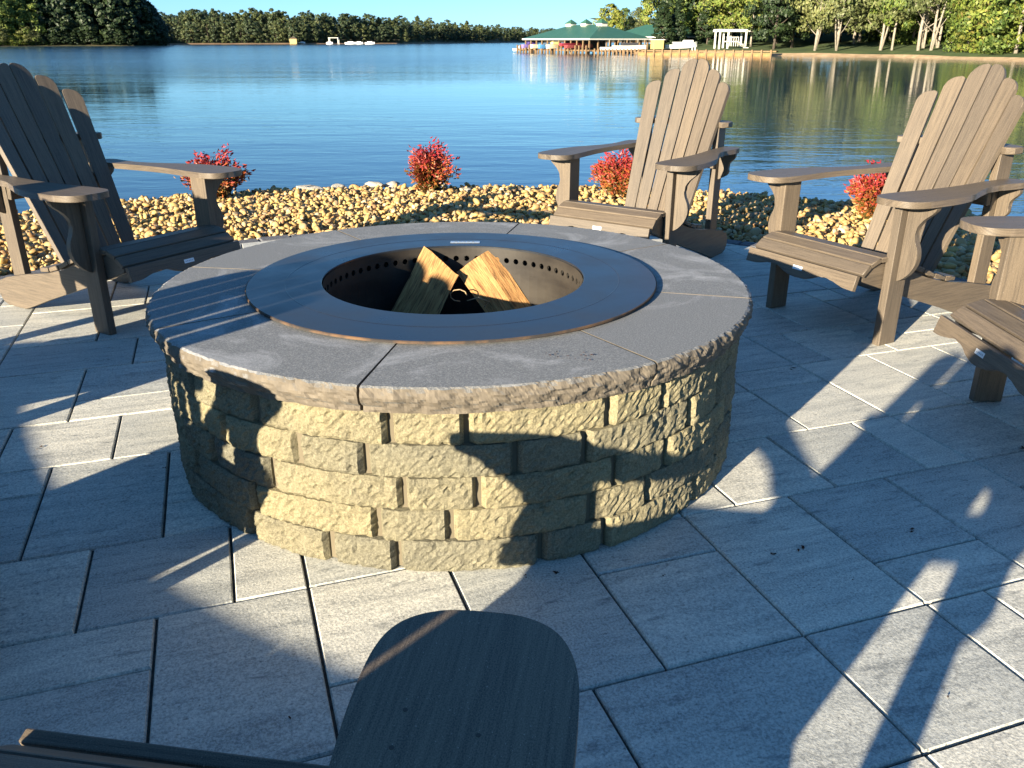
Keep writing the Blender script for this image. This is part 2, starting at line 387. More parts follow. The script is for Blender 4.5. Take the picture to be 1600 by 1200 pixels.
def inset(P, d):
    n = len(P); L = []
    for i in range(n):
        x0, y0 = P[i]; x1, y1 = P[(i + 1) % n]; dx, dy = x1 - x0, y1 - y0; l = math.hypot(dx, dy) or 1e-9
        L.append((x0 - dy / l * d, y0 + dx / l * d, dx / l, dy / l))
    Q = []
    for i in range(n):
        ax, ay, adx, ady = L[i - 1]; bx, by, bdx, bdy = L[i]; den = adx * bdy - ady * bdx
        if abs(den) < .02: Q.append(((ax * 0 + bx), by)); continue
        s = ((bx - ax) * bdy - (by - ay) * bdx) / den; Q.append((ax + adx * s, ay + ady * s))
    return Q
def area(P): return .5 * sum(P[i - 1][0] * P[i][1] - P[i][0] * P[i - 1][1] for i in range(len(P)))
npav = 0
def under_pit(P): return all(math.hypot(x - PCX, y - PCY) < .82 for x, y in P)
for (i0, i1, j0, j1) in tiles:
    g_ = .0032
    q = [(iu(i0) + g_, jv(j0) + g_), (iu(i1) - g_, jv(j0) + g_), (iu(i1) - g_, jv(j1) - g_), (iu(i0) + g_, jv(j1) - g_)]
    P = [(u * U2[0] + v * V2[0], u * U2[1] + v * V2[1]) for u, v in q]
    P = clip_circle(P, 3.10)
    if len(P) < 3 or under_pit(P): continue
    if area(P) < 0: P = P[::-1]
    if area(P) < .0025: continue
    In = inset(P, .0032) if area(P) > .01 else P
    if area(In) < .3 * area(P): In = P
    n = len(P); z = random.uniform(-.0008, .0008)
    tz = [z + random.uniform(-.0007, .0007) for _ in range(n)]
    V = [(x, y, -.06) for x, y in P] + [(x, y, z - .0055) for x, y in P] + [(x, y, tz[k]) for k, (x, y) in enumerate(In)]
    F = [tuple(range(2 * n, 3 * n))]
    for k in range(n):
        k2 = (k + 1) % n; F += [(k, k2, n + k2, n + k), (n + k, n + k2, 2 * n + k2, 2 * n + k)]
    link('paver', np_mesh('paver', V, F), patio, M_PAVER); npav += 1
ne = 98
for k in range(ne):
    t0, t1 = 2 * math.pi * (k + .02) / ne, 2 * math.pi * (k + .98) / ne
    P = [(PCX + r_ * math.cos(t), PCY + r_ * math.sin(t)) for r_, t in ((3.108, t0), (3.225, t0), (3.225, t1), (3.108, t1))]
    In = inset(P, .008); z = random.uniform(-.002, .003)
    V = [(x, y, -.07) for x, y in P] + [(x, y, z - .008) for x, y in P] + [(x, y, z + random.uniform(-.001, .001)) for x, y in In]
    F = [(8, 9, 10, 11)]
    for q in range(4): q2 = (q + 1) % 4; F += [(q, q2, 4 + q2, 4 + q), (4 + q, 4 + q2, 8 + q2, 8 + q)]
    link('edging_stone', np_mesh('edging', V, F), patio, M_EDGE)

# ---- river stones
def ico(sub):
    bm = bmesh.new(); bmesh.ops.create_icosphere(bm, subdivisions=sub, radius=1)
    V = np.array([v.co[:] for v in bm.verts]); T = np.array([[v.index for v in f.verts] for f in bm.faces]); bm.free(); return V, T
def rock_variant(seed, sub, amp=.28):
    V, T = ico(sub); r_ = np.random.default_rng(seed); o = r_.uniform(-50, 50, 3)
    d = np.array([1 + amp * noise.noise(Vector(v * 1.1 + o)) * 1.6 + .10 * noise.noise(Vector(v * 3 + o)) for v in V])
    V = V * d[:, None]
    for _ in range(4):
        n_ = r_.normal(size=3); n_ /= np.linalg.norm(n_); h = r_.uniform(.50, .80); s = V @ n_ - h; V = V - np.clip(s, 0, None)[:, None] * n_ * .85
    return V * np.array([1.25, .95, .68]), T
VAR2 = [rock_variant(s, 2) for s in range(10)]
def rotm(r_):
    q = r_.normal(size=4); q[1:3] *= .35; q /= np.linalg.norm(q); w_, x, y, z = q
    return np.array([[1-2*(y*y+z*z), 2*(x*y-z*w_), 2*(x*z+y*w_)], [2*(x*y+z*w_), 1-2*(x*x+z*z), 2*(y*z-x*w_)], [2*(x*z-y*w_), 2*(y*z+x*w_), 1-2*(x*x+y*y)]])
stones = []
sp = .042
for ix in range(int(14 / sp)):
    for iy in range(int(14 / sp)):
        x = PCX - 7 + ix * sp + rng.uniform(-.018, .018); y = PCY - 7 + iy * sp + rng.uniform(-.018, .018)
        rad = math.hypot(x - PCX, y - PCY)
        if rad < 3.26: continue
        t = math.atan2(y - PCY, x - PCX); d = math.degrees(t)
        if not (-33 < d < 180 or d < -147): continue
        s = rim(t)
        if rad > s + 1.3: continue
        vis = 12 < d < 160
        if not vis and rng.random() < .72: continue
        if rad > s + .25 and rng.random() < .8: continue
        prof = grav(t); z = np.interp(rad, [p[0] for p in prof], [p[1] for p in prof])
        size = rng.uniform(.015, .029) * (1.0 if vis else 1.25)
        if d < 48: size *= 1.35
        if rng.random() < .04: size *= 1.4
        stones.append((x, y, z + size * .45 + rng.uniform(0, .02), size))
        if rng.random() < .25 and vis and rad > 3.32 and rad < s + .2: stones.append((x + rng.uniform(-.03, .03), y + rng.uniform(-.03, .03), z + .04 + size * .5, size * .85))
stones.sort(key=lambda s: -s[3] / math.hypot(s[0], s[1] , s[2] - 1.2) if (s[1] > .5 and abs(s[0] / s[1]) < .68 and s[1] < 6.5) else 0)
single, rest = stones[:300], stones[300:]
M_STONES = []
for V, T in VAR2:
    me = fast_tris('stone', V, T, True); me.materials.append(M_STONE); M_STONES.append(me)
for k, (x, y, z, s) in enumerate(single):
    o = link('stone', M_STONES[k % 10], gravel); o.location = (x, y, z); o.scale = (s, s, s)
    o.rotation_euler = (rng.uniform(-.4, .4), rng.uniform(-.4, .4), rng.uniform(0, 6.28))
LV, LT = [], []; off = 0
for k, (x, y, z, s) in enumerate(rest):
    V, T = VAR2[k % 10]; V = (V @ rotm(rng).T) * s * (np.array([1, 1, 1]) * rng.uniform(.85, 1.15)) + np.array([x, y, z]); LV.append(V); LT.append(T + off); off += len(V)
link('stones', fast_tris('stones', np.vstack(LV), np.vstack(LT), True), gravel, M_STONE, 'stuff')
# bigger rocks lying along the lip over the lake
rk = [(483, 296, .11, 'flat-topped pale rock on the gravel lip, leftmost of the row above the lake'), (530, 293, .07, 'low grey rock on the gravel lip between the two larger pale rocks'),
      (585, 290, .09, 'broad pale rock on the gravel lip left of the small pointed white rock'), (613, 289, .07, 'small pointed white rock just left of the middle red bush'),
      (728, 297, .06, 'small pale rock on the gravel lip right of the middle red bush')]
def gp(px, py, z=0.):
    c = ((px - 800) / 1311, (600 - py) / 1311); p_ = R(22.29); d = Vector((c[0], math.cos(p_) + c[1] * math.sin(p_), -math.sin(p_) + c[1] * math.cos(p_)))
    t = (z - 1.2) / d.z; return Vector((d.x * t, d.y * t, z))
for k, (px, py, s, lab) in enumerate(rk):
    V, T = rock_variant(100 + k, 3, .35); me = fast_tris('rock', V, T); o = link('shore_rock', me, None, M_ROCK)
    p = gp(px, py, 0.02); o.location = (p.x, p.y, .02); o.scale = (s, s * .8, s * .62); o.rotation_euler = (0, .1, k * 1.3); tag(o, lab, 'rock', 'pale rocks on the gravel lip')
# ------------------------------------------------------------------ far shores
def land(name, line, mats, prof, mat_split=2):
    """line: shoreline points (x, y) with inland direction (dx, dy); prof: (distance inland, z)"""
    V, F, MI = [], [], []
    L_ = []
    for (x0, y0, ax, ay), (x1, y1, bx, by) in zip(line, line[1:]):
        for q in range(8): t = q / 8; L_.append((x0 + (x1 - x0) * t, y0 + (y1 - y0) * t, ax + (bx - ax) * t, ay + (by - ay) * t))
    L_.append(line[-1]); m_ = len(prof)
    for k, (x, y, dx, dy) in enumerate(L_):
        l = math.hypot(dx, dy)
        for d, z in prof:
            w_ = .6 * noise.noise(Vector((x * .1, y * .1, d * .3))) * min(1, d / 4) * (1 if d < 100 else 4)
            V.append((x + dx / l * d, y + dy / l * d, z + w_ * .5 + (0 if d > 1 else 0)))
    for k in range(len(L_) - 1):
        for j in range(m_ - 1):
            F.append((k * m_ + j, (k + 1) * m_ + j, (k + 1) * m_ + j + 1, k * m_ + j + 1)); MI.append(0 if j < mat_split else 1)
    me = np_mesh(name, V, F, False); 
    for m_ in mats: me.materials.append(m_)
    me.polygons.foreach_set('material_index', MI)
    bm = bmesh.new(); bm.from_mesh(me); bmesh.ops.recalc_face_normals(bm, faces=bm.faces)
    if sum(f.normal.z for f in bm.faces) < 0: bmesh.ops.reverse_faces(bm, faces=bm.faces)
    bm.to_mesh(me); bm.free()
    return link(name, me, None, None, 'structure')
M_BEACH = mat_ground('shore_sand', [(.3, (.24, .16, .09)), (.7, (.42, .31, .19))], .8, .05)
M_GRASS = mat_ground('shore_grass', [(.35, (.03, .055, .018)), (.6, (.07, .10, .03)), (.75, (.13, .11, .05))], .25, .1)
M_CLAY = mat_ground('red_clay_bank', [(.3, (.16, .09, .055)), (.7, (.28, .19, .12))], .3, .1)
M_DUFF = mat_ground('woodland_floor', [(.3, (.03, .04, .018)), (.7, (.09, .075, .035))], .2, .1)
def X(px, y): return (px - 800) * .0007057 * (y + .97)
right_line = [(175, 40, 1, .3), (X(1800, 88), 88, .9, .6), (X(1600, 112), 112, .4, .9), (X(1400, 138), 138, .2, 1), (X(1215, 150), 150, .1, 1), (X(1110, 160), 160, 0, 1), (X(1000, 168), 168, .3, 1), (X(930, 215), 215, .8, .6), (X(925, 280), 280, 1, .2), (60, 420, 1, .1)]
land('right_shore', right_line, [M_BEACH, M_GRASS], [(-3, -1.7), (0, -1.25), (2.2, -.85), (6, -.55), (20, .1), (50, 1.6), (110, 4.5), (260, 10)], 2)
left_line = [(-420, 250, -1, .6), (X(-40, 360), 360, -.6, 1), (X(60, 375), 375, -.4, 1), (X(200, 392), 392, -.3, 1), (X(262, 410), 410, -.5, .9), (X(256, 450), 450, -1, .1), (X(200, 560), 560, -1, 0)]
land('left_shore', left_line, [M_DUFF, M_DUFF], [(-4, -1.9), (0, -1.3), (2, -.8), (12, .3), (60, 2.5), (200, 6)], 2)
far_line = [(-420, 430, 0, 1), (X(180, 520), 520, 0, 1), (X(330, 540), 540, 0, 1), (X(470, 560), 560, 0, 1), (X(620, 620), 620, 0, 1), (X(720, 760), 760, 0, 1), (X(830, 950), 950, 0, 1), (X(960, 1000), 1000, 0, 1), (X(1150, 900), 900, 0, 1)]
land('far_shore', far_line, [M_CLAY, M_DUFF], [(-5, -2.2), (0, -1.3), (3, -.6), (14, 1.0), (60, 4), (200, 8)], 2)

# ---- trees
def leaves(C, S, outward, r_):
    """quads of size S at centres C, facing roughly outward"""
    n_ = len(C); N = outward + r_.normal(size=(n_, 3)) * .6; N /= np.linalg.norm(N, axis=1)[:, None] + 1e-9
    T_ = np.cross(N, r_.normal(size=(n_, 3))); T_ /= np.linalg.norm(T_, axis=1)[:, None] + 1e-9; B = np.cross(N, T_)
    S = S[:, None]
    V = np.stack([C - T_ * S, C - B * S * .6, C + T_ * S, C + B * S * .6], 1).reshape(-1, 3)
    return V, np.arange(4 * n_).reshape(-1, 4)
def crown(seed, h, cb, cr, nclump, per, leaf, shape='round', spread=.16):
    r_ = np.random.default_rng(seed); C, O = [], []
    ch = h - cb
    for k in range(nclump):
        u = r_.uniform(0, 1) ** .9; a_ = r_.uniform(0, 6.283)
        if shape == 'round': prof = math.sqrt(max(0, 1 - (2 * u - .85) ** 2 / 1.35)) * (1 + .22 * math.sin(3 * a_ + seed) + .15 * math.sin(5 * u * 3 + a_))
        elif shape == 'cone': prof = (1 - u) ** .75 * .95 + .06
        else: prof = min(1, (1 - u) * 2.2) ** .6 * (.85 + .2 * math.sin(4 * a_ + seed))
        rad = cr * prof * r_.uniform(.45, 1.0) ** .5
        c = np.array([math.cos(a_) * rad, math.sin(a_) * rad, cb + u * ch])
        sz = h * spread * .5 * r_.uniform(.6, 1.25) * (.55 + .45 * prof)
        d = r_.normal(size=(per, 3)); d /= np.linalg.norm(d, axis=1)[:, None]; rr_ = r_.uniform(.35, 1, per)[:, None] ** .5
        P = c + d * rr_ * sz * np.array([1.15, 1.15, .72]); C.append(P); cc = c + d * sz - np.array([0, 0, cb + ch * .42]); cc = cc / (np.linalg.norm(cc, axis=1)[:, None] + 1e-6); O.append(d * .8 + cc * 1.1 + np.array([0, 0, .15]))
    C = np.vstack(C); O = np.vstack(O); S = leaf * r_.uniform(.6, 1.3, len(C))
    V, T = leaves(C, S, O, r_); return fast_tris('crown', V, T)
def trunk(seed, h, r0, fork=0, lean=.0):
    r_ = random.Random(seed); bm = bmesh.new()
    p = [Vector((0, 0, -.3))]
    for k in range(1, 7): p.append(Vector((lean * h * (k / 6) ** 1.2 + r_.uniform(-.02, .02) * h * .3, r_.uniform(-.02, .02) * h * .3, h * .86 * k / 6)))
    tube(bm, p, [r0 * (1 - .8 * k / 6) for k in range(7)], 7)
    for k in range(9):
        t = r_.uniform(.25, .9); i = int(t * 6); b = p[i]; a_ = r_.uniform(0, 6.28); L_ = h * .27 * (1.1 - t)
        e_ = b + Vector((math.cos(a_) * L_, math.sin(a_) * L_, L_ * .8)); m_ = b.lerp(e_, .5) + Vector((0, 0, -L_ * .08))
        tube(bm, [b, m_, e_], [r0 * .45 * (1 - t * .6), r0 * .28 * (1 - t * .5), r0 * .08], 5)
    for q in range(fork):
        a_ = r_.uniform(0, 6.28) + q * 2.2; e_ = Vector((math.cos(a_) * h * .16, math.sin(a_) * h * .16, h * .7)); m_ = e_ * .45; m_.z = h * .3
        tube(bm, [Vector((.1 * math.cos(a_), .1 * math.sin(a_), -.3)), m_, e_], [r0 * .75, r0 * .55, r0 * .15], 6)
    return bm_mesh(bm, 'trunk', True)
M_GREEN = mat_leaf('summer_leaves', [(.04, .075, .015), (.08, .13, .028), (.13, .18, .04), (.17, .20, .05), (.06, .10, .025)], trans=.2)
M_YELLOW = mat_leaf('turning_leaves', [(.10, .15, .025), (.17, .22, .04), (.23, .24, .05), (.13, .18, .035), (.24, .19, .06)], trans=.2)
M_PALE = mat_leaf('pale_leaves', [(.07, .09, .035), (.13, .155, .06), (.18, .19, .095), (.10, .125, .045)], trans=.2)
M_DARK = mat_leaf('dark_evergreen_and_shade', [(.010, .022, .010), (.018, .035, .014), (.03, .05, .018), (.012, .026, .014)], trans=.05)
M_FAR = mat_leaf('far_woods', [(.03, .052, .026), (.055, .085, .04), (.075, .10, .048), (.09, .095, .05), (.04, .068, .034)], trans=.1, objvar=.9)
M_BARKW = mat_bark('pale_bark', (.13, .11, .085), (.33, .295, .235)); M_BARKD = mat_bark('dark_bark', (.035, .028, .022), (.10, .08, .06))
TREES = {}
def proto(key, shape, mat, bark, h, cb, cr, ncl, per, leaf, r0, fork=0, seeds=(1, 2, 3), spread=.16, lean=0.):
    out = []
    for s in seeds:
        c = crown(s * 13 + len(TREES), h, cb, cr, ncl, per, leaf, shape, spread); c.materials.append(mat)
        t = trunk(s * 7, h, r0, fork, lean * (1 if s % 2 else -1)); t.materials.append(bark); out.append((c, t, h))
    TREES[key] = out
proto('broad', 'round', M_GREEN, M_BARKW, 16, 3.4, 5.2, 120, 60, .30, .30)
proto('yellow', 'round', M_YELLOW, M_BARKW, 15, 3.0, 5.0, 120, 60, .30, .28)
proto('pale', 'round', M_PALE, M_BARKW, 16, 3.2, 4.8, 110, 55, .28, .26, 2, lean=.05)
proto('tallpine', 'round', M_PALE, M_BARKW, 19, 5.2, 3.8, 100, 55, .28, .30, 1, seeds=(4, 5))
proto('cedar', 'cone', M_DARK, M_BARKD, 9, .4, 2.1, 110, 60, .20, .16, seeds=(1, 2), spread=.14)
proto('oak', 'round', M_DARK, M_BARKD, 16, 2.2, 5.5, 120, 60, .32, .35, seeds=(6, 7))
proto('bushy', 'col', M_GREEN, M_BARKW, 16, .2, 4.4, 150, 60, .28, .26, seeds=(8, 9))
proto('bushyy', 'col', M_YELLOW, M_BARKW, 16, .1, 4.6, 150, 60, .28, .26, seeds=(10, 11))
proto('fardk', 'col', M_DARK, M_BARKD, 20, .5, 5.2, 90, 40, .55, .35, seeds=(1, 2, 3))  # dark leaf colour carries the shade of the left-shore stand
proto('fara', 'round', M_FAR, M_BARKD, 18, .6, 5.4, 60, 46, .50, .3, seeds=(1, 2, 3, 4))
proto('farb', 'col', M_FAR, M_BARKD, 19, .6, 4.2, 60, 46, .50, .3, seeds=(5, 6, 7))
trr = random.Random(5)
def zg(d): return np.interp(d, [0, 2.2, 6, 20, 50, 110, 260], [-1.25, -.85, -.55, .1, 1.6, 4.5, 10])
def tree(key, px, y, h, z, label, group=None, wide=1.0, name=None):
    c, t, h0 = TREES[key][trr.randrange(len(TREES[key]))]
    o = thing(name or {'cedar': 'cedar_tree', 'oak': 'oak_tree'}.get(key, 'tree'), label, 'tree', (X(px, y), y, z), trr.uniform(0, 6.28), group)
    k = h / h0; o.scale = (k * wide, k * wide, k); link('trunk', t, o); link('crown', c, o); return o
RS = [ # kind, px, y, height, ground z, width, label
 ('yellow', 952, 232, 9.5, 0, 1.0, 'olive green tree with the leftmost crown rising behind the marina roof'),
 ('broad', 974, 244, 9.0, 0, .8, 'brownish tree behind the marina roof, second from the left'),
 ('pale', 996, 236, 9.0, 0, .9, 'thin grey-green tree behind the marina roof beside the ochre one'),
 ('yellow', 1026, 215, 12.5, 0, 1.1, 'tall ochre green tree at the right end of the long green marina roof'),
 ('cedar', 1034, 178, 8.2, -.3, 1.25, 'broad olive cedar at the water side between the two green roofs'),
 ('cedar', 1056, 180, 8.8, -.3, 1.0, 'dark pointed cedar, right of the olive one between the two green roofs'),
 ('pale', 1075, 240, 13, 1, 1.1, 'grey bare-looking tree rising behind the small green-roofed shed'),
 ('cedar', 1104, 182, 9.5, -.2, 1.3, 'tall olive cedar just left of the white pergola'),
 ('broad', 1096, 226, 15, 1, 1.1, 'tall green tree far behind the white pergola'),
 ('yellow', 1140, 176, 13, 0, 1.15, 'bright yellow-green tree leaning over the white pergola'),
 ('yellow', 1172, 170, 14, 0, 1.0, 'bright yellow-green tree with a white trunk right of the pergola'),
 ('oak', 1208, 160, 13, -.4, 1.0, 'dark heavy tree by the end of the wooden bulkhead'),
 ('oak', 1236, 164, 15, -.3, .8, 'dark tree between the bulkhead end and the forked white trunks'),
 ('pale', 1272, 152, 16, -.4, .85, 'leaning tree with forked white trunks near the start of the beach'),
 ('pale', 1306, 150, 15, -.4, .95, 'pale silvery tree with a cluster of short white stems above the beach'),
 ('broad', 1340, 172, 18, .4, 1.0, 'green tree standing back from the beach above the bare slope'),
 ('pale', 1374, 148, 17, -.4, .9, 'greyish green tree with two close pale trunks in the middle of the beach'),
 ('broad', 1392, 146, 16, -.4, .7, 'slim green tree right of the two close pale trunks'),
 ('tallpine', 1433, 141, 19, -.4, 1.0, 'tall tree with the thickest straight pale trunk on the beach'),
 ('tallpine', 1441, 146, 18, -.3, .8, 'tall slim tree close behind the thickest pale trunk'),
 ('tallpine', 1453, 139, 18, -.4, .85, 'tall tree with a leaning tan trunk right of the thickest trunk'),
 ('tallpine', 1463, 145, 17, -.3, .8, 'rightmost of the tall straight-trunked trees on the beach'),
 ('bushy', 1508, 132, 12, -.5, .95, 'low bright green tree leafed down to the beach, beside the tall trunks'),
 ('bushyy', 1545, 128, 17, -.5, 1.0, 'yellow-green tree leafed to the ground near the right edge'),
 ('bushy', 1585, 122, 17, -.5, 1.0, 'green tree leafed to the ground at the right edge'),
 ('bushyy', 1635, 115, 16, -.5, 1.0, 'yellow-green tree just past the right edge'),
 ('bushy', 1690, 108, 15, -.5, 1.0, 'green tree well past the right edge of the photo'),
]
for k_, px, y, h, z, wd, lab in RS: tree(k_, px, y, h, z, lab, wide=wd)
n_back = 0
for row, (dy, step) in enumerate(((28, 30), (52, 34), (82, 38))):
    px = 1065 + row * 9
    while px < 1760:
        y0 = np.interp(px, [1000, 1110, 1215, 1400, 1600, 1800], [168, 160, 150, 138, 112, 88]) + dy + trr.uniform(-6, 6)
        tree(trr.choice(['oak', 'broad', 'oak', 'bushy', 'yellow', 'broad']), px, y0, trr.uniform(15, 20) + row * 1.5, float(zg(dy)) - .3, 'woodland tree standing in the rows behind the right-hand beach', 'woodland trees behind the right shore', 1.0)
        px += step * trr.uniform(.75, 1.25); n_back += 1
lx = -70
while lx < 262:
    for row in range(3):
        px = lx + row * 7; y = np.interp(px, [-40, 60, 200, 262], [362, 377, 394, 412]) + 4 + row * 14
        h = np.interp(px, [-70, 215, 236, 252, 268], [23, 23, 20, 13, 7]) * trr.uniform(.88, 1.1)
        if px > 270: continue
        tree('fardk' if not (px < 70 and row == 0) else trr.choice(['bushy', 'broad', 'fardk']), px, y, h, -.6 + row * .4, 'dark tree in the dense stand on the left shore' if row or px > 70 else 'sunlit olive tree at the front of the left shore stand', 'dark trees on the left shore' if row or px > 70 else 'sunlit trees fronting the left shore', 1.0)
    lx += trr.uniform(13, 19)
for k in range(34):
    px = -60 + k * 9.6 + trr.uniform(-3, 3); y = np.interp(px, [-40, 60, 200, 262], [361, 376, 393, 411]) + 1.5
    if px > 264: break
    tree('fardk' if px > 66 else trr.choice(['bushyy', 'pale']), px, y, trr.uniform(4, 8), -.9, 'low tree at the water edge of the left shore', 'low trees along the left waterline', 1.6)
fx = 262
while fx < 850:
    y0 = np.interp(fx, [180, 330, 470, 620, 720, 830, 960], [520, 540, 560, 620, 760, 950, 1000])
    for row in range(2):
        h = np.interp(fx, [262, 330, 400, 470, 540, 620, 700, 760, 850], [18, 19, 21, 20, 19, 20, 21, 20, 19]) * trr.uniform(.62, 1.05) * np.interp(fx, [262, 560, 700, 850], [.86, .80, .74, .62])
        tree(trr.choice(['fara', 'farb', 'fara']), fx + trr.uniform(-4, 4), y0 + 5 + row * 18, h * (.78 if row == 0 else 1.05), -.6 + row * 1.6, 'woodland tree in the continuous wood on the far shore', 'trees of the far shore wood', 1.0)
    fx += 5200 / y0 * trr.uniform(.8, 1.2)
# the depth of the far wood behind its front rows: nobody could count it
VV, TT = [], []; off = 0
for k in range(420):
    px = trr.uniform(235, 1000); y0 = float(np.interp(px, [180, 330, 470, 620, 720, 830, 960], [520, 540, 560, 620, 760, 950, 1000])) + trr.uniform(40, 140)
    c, t_, h0 = trr.choice(TREES['fara'] + TREES['farb']); me = c
    co = np.zeros(len(me.vertices) * 3, dtype=np.float32); me.vertices.foreach_get('co', co); co = co.reshape(-1, 4, 3)[::2].reshape(-1, 3)
    s_ = trr.uniform(.72, .98) * np.interp(px, [235, 560, 700, 850], [1, .92, .80, .70]); a_ = trr.uniform(0, 6.28); rot = np.array([[math.cos(a_), -math.sin(a_), 0], [math.sin(a_), math.cos(a_), 0], [0, 0, 1]])
    hz = np.interp(px, [235, 330, 420, 560, 700, 1000], [0, 1, 3, 2, 1, 1])
    VV.append((co * s_) @ rot.T + np.array([X(px, y0), y0, 1 + hz * .5])); TT.append(np.arange(len(co)).reshape(-1, 4) + off); off += len(co)
o = link('far_wood', fast_tris('far_wood', np.vstack(VV), np.vstack(TT)), None, M_FAR, 'stuff'); o['label'] = 'wood filling the hills behind the far shore'; o['category'] = 'wood'

# ---- marina
M_ROOF, M_WHITE = mat_roof(), flat('white_paint', (.60, .59, .54), .6)
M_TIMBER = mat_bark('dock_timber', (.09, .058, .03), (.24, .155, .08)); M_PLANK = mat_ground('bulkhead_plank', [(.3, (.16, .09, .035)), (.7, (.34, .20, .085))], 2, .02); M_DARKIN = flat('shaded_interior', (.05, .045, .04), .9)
def hip_roof(L_, W_, h, ridge, eave=.25):
    x, y = L_ / 2, W_ / 2; r_ = ridge / 2
    V = [(-x, -y, 0), (x, -y, 0), (x, y, 0), (-x, y, 0), (-r_, 0, h), (r_, 0, h), (-x, -y, -eave), (x, -y, -eave), (x, y, -eave), (-x, y, -eave)]
    return V, [(0, 1, 5, 4), (1, 2, 5), (2, 3, 4, 5), (3, 0, 4), (6, 9, 8, 7)], [(0, 6, 7, 1), (1, 7, 8, 2), (2, 8, 9, 3), (3, 9, 6, 0)]
def pavilion(name, label, cat, loc, ang, L_, W_, ze, h, ridge, npx, npy, cupolas=0, walls=False):
    t = thing(name, label, cat, loc, ang)
    V, F, E_ = hip_roof(L_, W_, h, ridge); 
    V = [(x, y, z + ze) for x, y, z in V]
    rf = link('roof', np_mesh('roof', V, F), t, M_ROOF)
    link('eave_board', np_mesh('eave', [(x * 1.004, y * 1.004, z - .02) for x, y, z in V], E_), t, M_WHITE)
    for i in range(npx):
        for j in (range(npy) if i in (0, npx - 1) else (0, npy - 1)):
            x = -L_ / 2 + .5 + (L_ - 1) * i / (npx - 1); y = -W_ / 2 + .5 + (W_ - 1) * j / (npy - 1)
            p = link('post', box((0, 0, 0), (.22, .22, ze + 1.4)), t, M_TIMBER); p.location = (x, y, (ze - .25 - 1.4) / 2 - .0)
    for k in range(cupolas):
        cu = link('cupola', box((0, 0, 0), (1.5, 1.5, .6)), t, M_WHITE); cu.location = (-ridge / 2 + ridge * k / max(1, cupolas - 1), 0, ze + h - .05)
        m = link('cupola_roof', np_mesh('cr', [(-.95, -.95, 0), (.95, -.95, 0), (.95, .95, 0), (-.95, .95, 0), (0, 0, .8)], [(0, 1, 4), (1, 2, 4), (2, 3, 4), (3, 0, 4), (3, 2, 1, 0)]), cu, M_ROOF); m.location = (0, 0, .302)
    if walls:
        link('wall', box((0, 0, ze / 2 - .2), (L_ * .7, W_ * .6, ze + .2)), t, M_DARKIN)  # shade under the shed roof is put into this dark colour
    return t
cx0, cy0 = X(920, 165), 165; ux, uy = -.6, .8; vx, vy = .8, .6
La, Lb = 20., 16.
mc = (cx0 + ux * La / 2 + vx * Lb / 2, cy0 + uy * La / 2 + vy * Lb / 2, 0)
mar = pavilion('marina_pavilion', 'long open boat shelter with a green hip roof and three small cupolas', 'boat shelter', mc, math.atan2(uy, ux), La, Lb, 1.5, 2.45, 9, 12, 8, 3)
link('shade_backing', box((0, Lb * .02, .3), (La * .55, .3, 2.4)), mar, M_DARKIN)  # dark panel standing in for the shade inside the open shelter
pavilion('marina_pavilion', 'second green-roofed boat shelter half hidden behind trees right of the long one', 'boat shelter', (X(1030, 196), 196, 0), math.atan2(uy, ux) + .1, 18, 14, 1.9, 2.4, 8, 8, 6, 1)
pavilion('green_shed', 'small open shed with a green roof right of the two cedars', 'shed', (X(1086, 205), 205, 0), .25, 10, 8, 2.6, 2.8, 4, 5, 3, 0, True)
# docks and bulkhead
def dock(name, label, p0, p1, wd, z, npost, stick=.0, skirt=False):
    p0, p1 = Vector((*p0, 0)), Vector((*p1, 0)); d = p1 - p0; L_ = d.length; t = thing(name, label, 'dock', ((p0.x + p1.x) / 2, (p0.y + p1.y) / 2, 0), math.atan2(d.y, d.x))
    link('deck', box((0, 0, z), (L_, wd, .22)), t, M_TIMBER)
    for k in range(npost):
        x = -L_ / 2 + L_ * (k + .5) / npost
        p = link('pile', box((0, 0, 0), (.26, .26, 1.5 + stick)), t, M_TIMBER); p.location = (x, -wd / 2 - .16, z - .75 + stick / 2 + .15)
    if skirt:
        for k in range(npost): p = link('planking', box((0, 0, 0), (L_ / npost - .3, .12, .5)), t, M_PLANK); p.location = (-L_ / 2 + L_ * (k + 1) / npost, -wd / 2 + .1, z - .5) if k < npost - 1 else (-L_ / 2 + .0, -wd / 2 + .1, z - .5)
    return t
dock('dock', 'long timber dock with many piles running under the left of the marina roof', (X(812, 186), 186), (X(925, 163), 163), 1.4, -.55, 22, .7)
dock('dock', 'timber dock along the right side of the marina shelter', (X(925, 163), 163), (X(1005, 163), 163), 1.4, -.62, 14, .25)
dock('bulkhead', 'tan timber bulkhead with evenly spaced piles below the lawn', (X(1005, 160.5), 160.5), (X(1214, 149), 149), 1.6, -.55, 15, .1, True)
